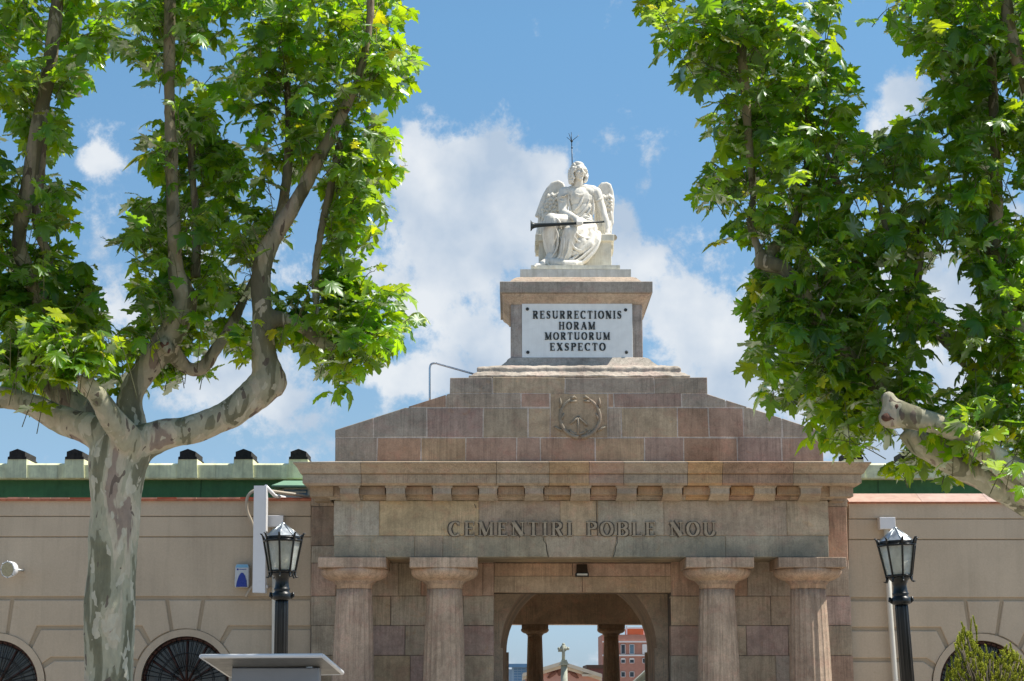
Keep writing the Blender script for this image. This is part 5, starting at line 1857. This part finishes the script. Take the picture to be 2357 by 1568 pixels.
# low maroon building
YM = 110.0
mb = MB()
a, z = W(1358, 1539, YM); b, _ = W(1395, 1539, YM)
mb.box(a, b, YM, YM + 8, 0, z)
mb.box(a - .3, b + .3, YM - .3, YM + 8.3, z + .001, z + .3, (.6, .8, .6))
tag(mb.build('low_building', M['maroon']), 'low dark maroon building between the chapel and the brick apartments', 'building')
# office
YO = 420.0
of = thing('office_building', 'distant pale blue office block at the left of the doorway view', 'office building', (W(1190, 1580, YO)[0], YO, 0))
mb = MB()
a, z = W(1178, 1531, YO); b, _ = W(1240, 1531, YO)
mb.box(a, b, YO, YO + 30, 0, z)
p, q = W(1184, 1531, YO), W(1196, 1527.5, YO)
mb.box(p[0], q[0], YO + 3, YO + 15, z, q[1])
p = W(1165, 1540, YO - 5)
mb.box(p[0], a + .5, YO + 1, YO + 20, 0, p[1])
mb.build('tower_wall', M['office_blue'], of)
mb = MB()
mb.box(a - 1.2, b + 1, YO - 1.5, YO - .01, z - .6, z + .3)
mb.build('eave', M['office_glass'], of)
for y0 in (1539, 1544.5, 1550, 1556, 1562, 1568):
    m1 = MB()
    for j in range(6):
        x0_ = 1183 + j * 9.2
        p, q = W(x0_, y0 + 3.2, YO - .3), W(x0_ + 7.6, y0, YO - .3)
        m1.box(p[0], q[0], YO - .3, YO - .01, p[1], q[1])
    m1.build('window_strip', M['office_glass'], of)
# stone ramp gable seen at the right jamb
YK = 24.0
mb = MB()
P = [WV(1462, 1568, YK), WV(1494, 1538, YK)]
d = (P[1] - P[0]).normalized()
p0 = P[0] - d * 3; p1 = P[1] + d * 4
nrm = Vector((d.z, 0, -d.x))
for o0, o1, yy, tt in ((0, .10, 0, (1.1, 1.1, 1.1)), (.10, .34, .06, (.8, .8, .8)), (.34, .42, .02, (1, 1, 1)), (.42, 2.2, .1, (.7, .7, .7))):
    q = [p0 + nrm * o0, p1 + nrm * o0, p1 + nrm * o1, p0 + nrm * o1]
    mb.slab([(v.x, max(v.z, 0)) for v in q], YK + yy, .8, tt)
tag(mb.build('stone_gable', M['cross_stone']), 'sloping weathered stone gable edge at the right jamb inside the cemetery', 'tomb gable')

# ================================================================== plane trees
def limb(mb, pts, Yb, K=10, wob=.012):
    """pts: (px, py, half width px, depth offset)"""
    arr = []
    for p in pts:
        px, py, hw = p[:3]
        dy = p[3] if len(p) > 3 else 0
        v = WV(px, py, Yb + dy)
        arr.append((v.x, v.y, v.z, hw * m_px(px, py, Yb + dy)))
    c = catmull(arr, 6)
    P = [Vector(q[:3]) for q in c]
    rd = [max(.012, q[3] * (1 + .07 * mnoise.noise(Vector(q[:3]) * 2.2))) for q in c]
    P = [p + Vector(mnoise.noise_vector(p * 1.7)) * wob for p in P]
    mb.tube(P, rd, 14)
    return P, rd


def half_leaf():
    return [(-.10, .13), (-.03, .22), (-.10, .36), (.03, .37), (.08, .47), (.15, .36), (.235, .29), (.30, .40), (.33, .56), (.42, .52), (.51, .64), (.53, .48),
            (.60, .40), (.55, .27), (.60, .20), (.68, .27), (.74, .17), (.84, .17), (.88, .08)]


def make_leaves(pos, dirs, nors, size, tint, crown_name, mat, parent, curl):
    hl = half_leaf()
    outl = [(0.0, 0.0)] + hl + [(1.0, 0.0)] + [(x, -y) for x, y in hl[::-1]]
    K = len(outl)
    loc = np.array([(.30, 0.0)] + outl)
    n = len(pos)
    jit = 1 + rng.normal(0, .05, (n, K + 1, 1))
    L2 = loc[None, :, :] * jit
    d = dirs / np.linalg.norm(dirs, axis=1, keepdims=True)
    nn = nors - d * np.sum(nors * d, axis=1, keepdims=True)
    nn /= np.linalg.norm(nn, axis=1, keepdims=True)
    s = np.cross(d, nn)
    h = -curl[:, None] * ((L2[:, :, 0] - .25) ** 2 * 1.1 + np.abs(L2[:, :, 1]) ** 1.5 * .9 * np.sign(curl[:, None])) + .12 * np.abs(L2[:, :, 1])
    h += rng.normal(0, .035, h.shape)
    h += (rng.uniform(-.22, .22, (n, 1))) * L2[:, :, 1]
    V = pos[:, None, :] + size[:, None, None] * (L2[:, :, :1] * d[:, None, :] + L2[:, :, 1:] * s[:, None, :] + h[:, :, None] * nn[:, None, :])
    V = V.reshape(-1, 3)
    base = np.arange(n)[:, None] * (K + 1)
    i = np.arange(K)
    tri = np.stack([np.zeros(K, int), 1 + i, 1 + (i + 1) % K], axis=1)
    Fc = (base[:, :, None] + tri[None]).reshape(-1, 3)
    me = bpy.data.meshes.new(crown_name)
    me.vertices.add(len(V)); me.vertices.foreach_set('co', V.ravel())
    me.loops.add(len(Fc) * 3); me.loops.foreach_set('vertex_index', Fc.ravel())
    me.polygons.add(len(Fc)); me.polygons.foreach_set('loop_start', np.arange(len(Fc)) * 3)
    me.update()
    me.validate()
    ca = me.color_attributes.new('tint', 'FLOAT_COLOR', 'CORNER')
    c4 = np.ones((n, K * 3, 4), dtype=np.float32)
    c4[:, :, :3] = tint[:, None, :]
    ca.data.foreach_set('color', c4.ravel())
    me.polygons.foreach_set('use_smooth', [True] * len(Fc))
    me.materials.append(mat)
    o = bpy.data.objects.new(crown_name, me)
    COL.objects.link(o)
    put(o, parent)
    return o


def in_poly(x, y, poly):
    c = False
    j = len(poly) - 1
    for i in range(len(poly)):
        xi, yi = poly[i]; xj, yj = poly[j]
        if (yi > y) != (yj > y) and x < (xj - xi) * (y - yi) / (yj - yi) + xi: c = not c
        j = i
    return c


def proj(p):
    d = Vector(p) - Vector((0, CAMY, CAMZ))
    f_ = d.y * math.cos(PITCH) + d.z * math.sin(PITCH)
    v_ = -d.y * math.sin(PITCH) + d.z * math.cos(PITCH)
    return 1178.5 + F * d.x / f_, 784 - F * v_ / f_


def build_tree(label, loc, limbs, burls, Yb, regions, holes, seed, front=.22, clear=.85):
    root = thing('plane_tree', label, 'tree', loc, 'plane trees framing the gatehouse')
    rg_ = random.Random(seed)
    mb = MB()
    spine = []
    for l in limbs:
        P, rd = limb(mb, l, Yb)
        for p in P: spine.append(p)
    for px, py, r_, dy in burls:
        k = m_px(px, py, Yb + dy)
        for _ in range(5):
            mb.ball(WV(px + rg_.uniform(-.4, .4) * r_, py + rg_.uniform(-.4, .4) * r_, Yb + dy), r_ * k * rg_.uniform(.5, .8), 10)
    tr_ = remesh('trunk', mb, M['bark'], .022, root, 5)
    n_ = len(tr_.data.vertices)
    cc = np.zeros(n_ * 3); tr_.data.vertices.foreach_get('co', cc); cc = cc.reshape(-1, 3)
    no = np.zeros(n_ * 3); tr_.data.vertices.foreach_get('normal', no); no = no.reshape(-1, 3)
    for i in range(n_):
        p = Vector(cc[i])
        cc[i] += no[i] * (.016 * mnoise.noise(Vector((p.x * 5, p.y * 5, p.z * 2.5))) + .006 * mnoise.noise(p * 17))
    tr_.data.vertices.foreach_set('co', cc.ravel())
    S = np.array([tuple(p) for p in spine])
    pos, dirs, nors, size, tint, curl = [], [], [], [], [], []
    tw = MB()
    for poly, count, dspan in regions:
        xs = [p[0] for p in poly]; ys = [p[1] for p in poly]
        made = 0; tries = 0; count = int(count * 1.03) if min(ys) > -390 else int(count * .35)
        while made < count and tries < count * 60:
            tries += 1
            x, y = rg_.uniform(min(xs), max(xs)), rg_.uniform(min(ys), max(ys))
            if not in_poly(x, y, poly): continue
            if any(in_poly(x, y, h) for h in holes): continue
            if mnoise.noise(Vector((x / 62, y / 62, seed))) + rg_.uniform(-.12, .25) < -.18: continue
            made += 1
            dy = rg_.uniform(*dspan) if isinstance(dspan, tuple) else (-rg_.uniform(.08, .45) if rg_.random() < front else rg_.uniform(.15, dspan))
            tip = np.array(WV(x, y, Yb + dy))
            dd = S - tip
            dist = np.linalg.norm(dd * np.array([1, .6, 1.0]), axis=1)
            j = int(np.argmin(dist + rg_.random() * .1))
            if rg_.random() < .10:          # a long shoot reaching out past the mass
                tip = tip + (tip - S[j]) / max(.2, np.linalg.norm(tip - S[j])) * rg_.uniform(.08, .26) + np.array([0, 0, rg_.uniform(-.05, .15)])
            v = S[j] - np.array([0, 0, .15]) - tip
            ln = np.linalg.norm(v)
            L_ = min(ln, rg_.uniform(.35, .75))
            v = v / max(ln, 1e-5)
            v += np.array([rg_.gauss(0, .25), rg_.gauss(0, .25), rg_.gauss(-.35, .3)])
            v /= np.linalg.norm(v)
            basep = tip + v * L_
            n = rg_.choice((5, 6, 7, 7, 8))
            pts = [basep + (tip - basep) * (i / 5) + np.array([0, 0, .05 * math.sin(i / 5 * math.pi)]) for i in range(6)]
            if any(in_poly(*proj(pts[q_]), h) for h in holes for q_ in (0, 2, 4)) and rg_.random() < .85: continue
            tw.tube([Vector(p) for p in pts], [.005, .0045, .0042, .0036, .003, .0022], 5, caps=False)
            ax = (tip - basep) / max(1e-5, L_)
            for i in range(n):
                t = .12 + .88 * (i + rg_.random() * .5) / n
                p = basep + (tip - basep) * t + np.array([0, 0, .05 * math.sin(t * math.pi)])
                term = t > .9
                out = np.array([rg_.gauss(0, 1), rg_.gauss(0, 1), rg_.gauss(0, .35)])
                out = out - ax * np.dot(out, ax)
                out /= np.linalg.norm(out) + 1e-6
                dr = out * 1.0 + ax * rg_.uniform(.1, .9)
                dr /= np.linalg.norm(dr)
                sz = rg_.uniform(.13, .25) * (1.0 if not term else .55)
                if rg_.random() < .12: sz *= .55
                pet = sz * rg_.uniform(.25, .45)
                lp = p + dr * pet + np.array([0, 0, rg_.uniform(-.01, .03)])
                tw.tube([Vector(p), Vector(lp)], [.0022, .0018], 4, caps=False)
                bd = dr + np.array([0, 0, -rg_.uniform(.05, 1.1)])
                nv = np.array([rg_.gauss(0, .38), rg_.gauss(-.1, .38), 1.0]) + dr * rg_.uniform(0, .5)
                ix, iy = proj(lp + bd * sz * .45)
                if any(in_poly(ix, iy, h) for h in holes) and rg_.random() < .92: continue
                q2 = np.hypot(S[:, 0] - lp[0] - bd[0] * sz * .3, S[:, 2] - lp[2] - bd[2] * sz * .3)
                jj = int(np.argmin(q2))
                if q2[jj] < .12 and lp[1] < S[jj][1] + .10 and rg_.random() < clear: continue
                pos.append(lp); dirs.append(bd); nors.append(nv); size.append(sz)
                curl.append(rg_.uniform(-.25, 1.25))
                b = rg_.uniform(.60, 1.2)
                w_ = rg_.uniform(-.25, .12)
                c_ = [b * (1 + w_), b, b * (1 - w_ * .5)]
                if term or rg_.random() < .05:
                    c_ = [b * 1.7, b * 1.1, b * 1.3] if rg_.random() < .3 else [b * 1.45, b * 1.2, b]
                tint.append(c_)
    make_leaves(np.array(pos), np.array(dirs), np.array(nors), np.array(size), np.array(tint), 'crown', M['leaf'], root, np.array(curl))
    tw.build('twigs', M['twig'], root)
    for px, py, r_, dy in burls[1:2] if seed == 21 else burls[:1]:
        b = MB()
        k = m_px(px, py, Yb + dy)
        for _ in range(9):
            b.ball(WV(px + rg_.uniform(-.55, .55) * r_, py + rg_.uniform(-.55, .55) * r_, Yb + dy - r_ * k * .60), r_ * k * rg_.uniform(.10, .24), 8)
        remesh('burl_scar', b, M['burl'], .012, root, 1)
    return root


YL = -29.0
zdown = 1568 + 300
limbsL = [
    [(246, 1960, 84), (248, 1800, 66), (250, 1568, 58), (256, 1350, 58.5), (264, 1200, 59), (269, 1110, 62), (270, 1050, 66), (268, 1005, 56), (262, 980, 40)],
    [(285, 1060, 54), (318, 1022, 47), (370, 1003, 37), (450, 985, 34), (520, 957, 34), (580, 915, 37), (613, 872, 36), (608, 820, 30), (604, 740, 26), (600, 660, 24), (605, 600, 22),
     (648, 520, 20), (700, 430, 17), (760, 320, 14), (800, 240, 12), (826, 180, 11), (850, 60, 9), (860, -60, 8)],
    [(618, 740, 22), (650, 735, 17), (700, 757, 14), (742, 788, 14), (764, 800, 11)],
    [(732, 770, 10, .3), (727, 640, 10, .3), (738, 540, 10, .3), (762, 430, 9, .3), (785, 330, 8, .3)],
    [(270, 1050, 60), (235, 1000, 44), (140, 965, 32, .1), (60, 928, 26, .1), (0, 915, 27, .1), (-70, 915, 27, .1), (-150, 860, 26), (-180, 740, 22), (-170, 560, 20), (-150, 300, 18)],
    [(295, 1050, 52), (283, 1000, 34, -.25), (255, 960, 30, -.4), (225, 915, 25, -.5), (192, 878, 23, -.6)],
    [(300, 1060, 44), (305, 990, 34, .25), (300, 920, 30, .3), (330, 860, 28, .3), (375, 800, 33, .25), (412, 735, 31, .2), (428, 690, 28, .2), (410, 640, 22, .15), (402, 590, 17, .1), (398, 500, 16),
     (393, 300, 14.5), (388, 150, 14), (390, 20, 14), (392, -150, 12)],
    [(260, 1030, 40, .3), (200, 960, 34, .5), (140, 905, 28, .6), (98, 850, 24, .6), (85, 770, 22, .5), (95, 715, 20, .4), (62, 620, 18, .3), (44, 555, 18, .2), (64, 430, 18, .1), (96, 250, 17, .1), (124, 60, 15.5, .1), (135, -120, 14, .1)],
    [(88, 720, 16, .5), (112, 600, 13, .4), (92, 540, 11, .3), (84, 480, 11, .3), (97, 380, 9.5, .3), (102, 260, 8, .3)],
    [(385, 800, 24, .3), (430, 848, 15, .5), (468, 846, 14, .5), (498, 802, 14, .5), (527, 758, 13, .5), (560, 690, 11, .6), (600, 600, 9, .7)],
    [(450, 640, 12, .6), (452, 530, 10, .6), (446, 430, 9, .6), (440, 320, 8, .6)],
    [(602, 640, 15, .2), (640, 520, 13, .6), (660, 400, 12, .7), (664, 320, 10, .7), (660, 180, 8, .7)],
]
burlsL = [(630, 880, 34, 0), (380, 800, 22, .1), (190, 876, 15, -.62), (640, 728, 20, 0), (632, 898, 22, -.03), (762, 800, 12, 0), (648, 515, 18, 0)]
regL = [
    ([(-80, -80), (250, -80), (250, 40), (228, 100), (185, 180), (140, 225), (118, 262), (150, 300), (178, 410), (155, 450), (172, 500), (130, 520), (60, 560), (-80, 560)], 150, 1.3),
    ([(-80, 560), (60, 550), (120, 570), (215, 600), (262, 640), (235, 700), (262, 765), (330, 820), (410, 900), (400, 915), (340, 880), (260, 850), (170, 840), (120, 880), (60, 870), (-80, 825)], 165, 1.0),
    ([(262, -80), (600, -80), (600, 100), (520, 110), (440, 110), (400, 170), (345, 165), (300, 130), (265, 95)], 80, 1.2),
    ([(600, -80), (880, -80), (905, 20), (910, 70), (940, 105), (950, 155), (922, 245), (895, 300), (950, 370), (905, 420), (880, 440), (918, 490), (905, 520), (870, 540), (760, 540), (740, 460),
      (680, 430), (640, 520), (610, 600), (600, 800), (520, 812), (478, 800), (440, 860), (470, 905), (400, 915), (330, 860), (262, 775), (300, 730), (300, 690), (295, 632), (312, 554), (288, 483),
      (330, 315), (352, 282), (420, 190), (500, 150), (600, 100)], 430, 1.5),
    ([(763, 590), (816, 588), (848, 598), (881, 640), (915, 668), (945, 688), (915, 702), (962, 727), (935, 755), (900, 780), (895, 805), (912, 845), (880, 845), (828, 840), (790, 830), (755, 850),
      (748, 825), (728, 805), (690, 790), (684, 727), (672, 670), (690, 645), (735, 625)], 85, .8),
    ([(640, 640), (690, 600), (730, 590), (690, 660), (660, 730), (650, 800), (630, 790), (640, 720)], 14, .6),
    ([(-40, 740), (160, 720), (330, 780), (330, 830), (200, 820), (100, 850), (-40, 830)], 24, (-.9, -.6)),
    ([(-80, -400), (900, -400), (880, -80), (-80, -80)], 90, 1.5),
    ([(270, 545), (285, 540), (262, 590), (250, 590)], 3, .2), ([(780, 868), (792, 868), (790, 884), (782, 884)], 1, .1),
]
holesL = [[(655, 430), (745, 455), (745, 560), (690, 600), (655, 560)], [(225, 570), (300, 560), (300, 700), (262, 770), (232, 690)], [(160, 225), (330, 190), (340, 270), (285, 470), (280, 550), (200, 560), (180, 470), (190, 400), (160, 300)], [(410, 150), (500, 130), (520, 140), (420, 185)],
          [(540, 205), (560, 200), (562, 230), (545, 236)], [(640, 560), (720, 560), (735, 640), (690, 660), (650, 700), (625, 620)]]
build_tree('large plane tree with mottled trunk on the left side of the forecourt', (W(248, 1568, YL)[0], YL, 0), limbsL, burlsL, YL, regL, holesL, 21)

YR2 = -29.8
limbsR = [
    [(2600, 2000, 84, .6), (2590, 1700, 66, .6), (2580, 1400, 60, .6), (2560, 1290, 62, .6), (2500, 1240, 50, .4), (2420, 1190, 36, .1), (2330, 1145, 30, 0), (2260, 1100, 30), (2190, 1062, 31), (2120, 1020, 30), (2085, 988, 24)],
    [(2560, 1290, 50, .6), (2470, 1200, 44, .2), (2400, 1140, 40, -.2), (2330, 1085, 34, -.35), (2250, 1024, 29, -.45), (2170, 982, 27, -.5), (2110, 962, 29, -.5), (2066, 952, 34, -.5)],
    [(2570, 1260, 50, .8), (2480, 1100, 40, .7), (2420, 920, 30, .5), (2360, 800, 24, .4), (2322, 710, 22, .3), (2298, 640, 21, .3), (2286, 590, 18, .3), (2290, 500, 15, .3), (2292, 400, 14, .3), (2288, 270, 12, .3), (2280, 100, 10, .3)],
    [(2480, 1050, 30, .8), (2460, 700, 24, .4), (2420, 400, 20, .1), (2375, 230, 18, 0), (2341, 140, 16, -.1), (2322, 60, 15, -.1), (2312, -80, 14, -.1)],
    [(2450, 1150, 30, .9), (2350, 1000, 22, 1.0), (2262, 885, 17, .9), (2210, 820, 17, .8), (2165, 768, 15, .7), (2120, 735, 12, .7), (2108, 690, 10, .7), (2115, 600, 9, .7), (2122, 500, 8, .7)],
    [(2180, 780, 12, .9), (2120, 720, 11, .9), (2070, 660, 10, .7), (2052, 570, 9.5, .5), (2028, 480, 9, .5), (2010, 380, 8, .5)],
    [(2120, 990, 26, .5), (2020, 900, 22, .4), (1930, 800, 20, .2), (1878, 728, 20, 0), (1835, 660, 18, -.1), (1805, 622, 18, -.1), (1765, 604, 22, -.1), (1745, 570, 11, -.1), (1727, 520, 9, 0), (1735, 440, 10, .1),
     (1724, 330, 11, .1), (1714, 205, 12, .1), (1705, 80, 10, .1), (1700, -60, 8, .1)],
    [(2040, 880, 14, .7), (1990, 700, 12, .8), (1960, 520, 10, .8), (1900, 350, 8, .9)],
    [(1765, 600, 12, .3), (1840, 480, 10, .7), (1860, 330, 9, .8), (1850, 150, 8, .8)],
]
burlsR = [(2052, 950, 36, -.5), (1755, 600, 22, -.1), (2330, 740, 22, .3), (2045, 925, 22, -.5)]
regR = [
    ([(1490, -60), (1960, -60), (1950, 30), (1940, 70), (1965, 160), (2005, 225), (2020, 280), (2085, 270), (2110, 275), (2130, 235), (2300, 350), (2300, 700), (2000, 760), (1740, 760), (1725, 690), (1760, 655),
      (1745, 640), (1720, 545), (1665, 560), (1645, 560), (1655, 520), (1632, 490), (1618, 455), (1612, 410), (1612, 355), (1640, 290), (1642, 250), (1640, 205), (1590, 175), (1565, 175), (1572, 100), (1530, 78), (1490, 45), (1480, 10)], 470, 1.5),
    ([(2020, -60), (2440, -60), (2440, 480), (2300, 360), (2200, 290), (2140, 232), (2130, 195), (2160, 180), (2125, 155), (2085, 140), (2068, 100), (2045, 65), (2070, -10)], 200, 1.4),
    ([(1710, 700), (2000, 700), (2440, 440), (2440, 1060), (2300, 1000), (2250, 1060), (2235, 1080), (2190, 1085), (2150, 1075), (2135, 1115), (2105, 1100), (2090, 1080), (2050, 1070), (2040, 1040), (2010, 1030),
      (1980, 1035), (1940, 1020), (1905, 1035), (1890, 1010), (1870, 980), (1845, 985), (1800, 940), (1760, 868), (1720, 870), (1712, 850), (1708, 800), (1712, 780), (1748, 750)], 440, 1.3),
    ([(1500, -400), (2440, -400), (2440, -60), (1500, -60)], 90, 1.5),
    ([(2200, 985), (2250, 975), (2330, 1010), (2400, 1080), (2330, 1060), (2260, 1035)], 8, (-1.0, -.75)),
    ([(1478, 0), (1500, 0), (1500, 40), (1482, 40)], 2, .2),
]
holesR = [[(1700, 985), (1845, 1000), (1880, 1040), (1960, 1060), (2040, 1100), (1990, 1180), (1700, 1100)], [(1560, 560), (1740, 575), (1740, 640), (1700, 690), (1600, 700)],
          [(2140, 600), (2215, 575), (2275, 700), (2265, 730), (2190, 700)], [(2110, 760), (2160, 780), (2245, 880), (2200, 905), (2130, 850)], [(2235, 790), (2262, 860), (2240, 850)],
          [(2010, 1000), (2090, 1000), (2100, 1045), (2020, 1040)], [(2060, 600), (2085, 595), (2080, 625)]]
build_tree('large plane tree leaning in from the right edge, its trunk outside the view', (W(2590, 1568, YR2 + .6)[0], YR2 + .6, 0), limbsR, burlsR, YR2, regR, holesR, 22, .26, .55)

# ================================================================== evergreen shrub
def shrub():
    Ys = -24.5
    root = thing('evergreen_shrub', 'bushy yellow green conifer shrub in front of the right arched window', 'shrub', (W(2275, 1568, Ys)[0], Ys, 0))
    rs = random.Random(9)
    poly = [(2228, 1432), (2240, 1470), (2262, 1500), (2300, 1498), (2320, 1482), (2345, 1500), (2380, 1520), (2400, 1640), (2150, 1640), (2172, 1560), (2195, 1520), (2205, 1450)]
    tops = [(2213, 1432), (2240, 1418), (2236, 1424), (2248, 1440), (2222, 1455), (2197, 1480), (2190, 1512), (2268, 1484), (2325, 1480), (2322, 1500), (2345, 1505), (2180, 1530)]
    pos, dirs = [], []
    stem = MB(); stem2 = MB()
    c0 = WV(2280, 1700, Ys)
    stem.tube([Vector((c0.x, Ys, 0)), Vector((c0.x, Ys, c0.z * .5)), c0], [.05, .045, .03], 8)
    nb = MB()

    def shoot(tip, base_, r_):
        d = (tip - base_); L_ = d.length; d.normalize()
        stem.tube([base_, tip], [.006, .003], 5)
        e1 = d.orthogonal().normalized(); e2 = d.cross(e1)
        n = int(L_ / .0042)
        q = rs.uniform(.75, 1.3)
        nb.tube([base_, tip - d * .01, tip], [r_ * .3, r_ * .34, r_ * .2], 6, (q, q, q * .9))
        for i in range(n):
            t = i / n
            a = i * 2.4
            o_ = (e1 * math.cos(a) + e2 * math.sin(a))
            p = base_ + d * L_ * t
            ln = r_ * (1 - .35 * t)
            tipn = p + o_ * ln + d * ln * 1.1
            sd_ = d.cross(o_) * .0055
            g_ = q * rs.uniform(.8, 1.2) * (1 + .35 * t)
            nb.poly([p - sd_, p + sd_, tipn], (g_ * 1.05, g_, g_ * .9))
    for i in range(900):
        if i < len(tops): x, y = tops[i]; dy = rs.uniform(-.15, .15)
        else:
            while True:
                x, y = rs.uniform(2150, 2400), rs.uniform(1415, 1640)
                if in_poly(x, y, poly): break
            dy = rs.uniform(-.45, .45)
        tip = WV(x, y, Ys + dy)
        dv = Vector((rs.gauss(0, .32) + (x - 2275) * .0025, rs.gauss(0, .18) + dy * .5, 1)).normalized()
        L_ = rs.uniform(.05, .13) if i >= len(tops) else .22
        shoot(tip, tip - dv * L_, rs.uniform(.022, .032))
        if i % 4 == 0:
            b_ = tip - dv * L_
            stem.tube([b_, b_ + (c0 - b_) * .35 + Vector((0, 0, .02)), c0], [.006, .009, .014], 5)
    stem.build('stems', mat_simple('grey_stem', (.16, .13, .09), .9), root)
    nb.build('foliage', M['needle'], root)


shrub()
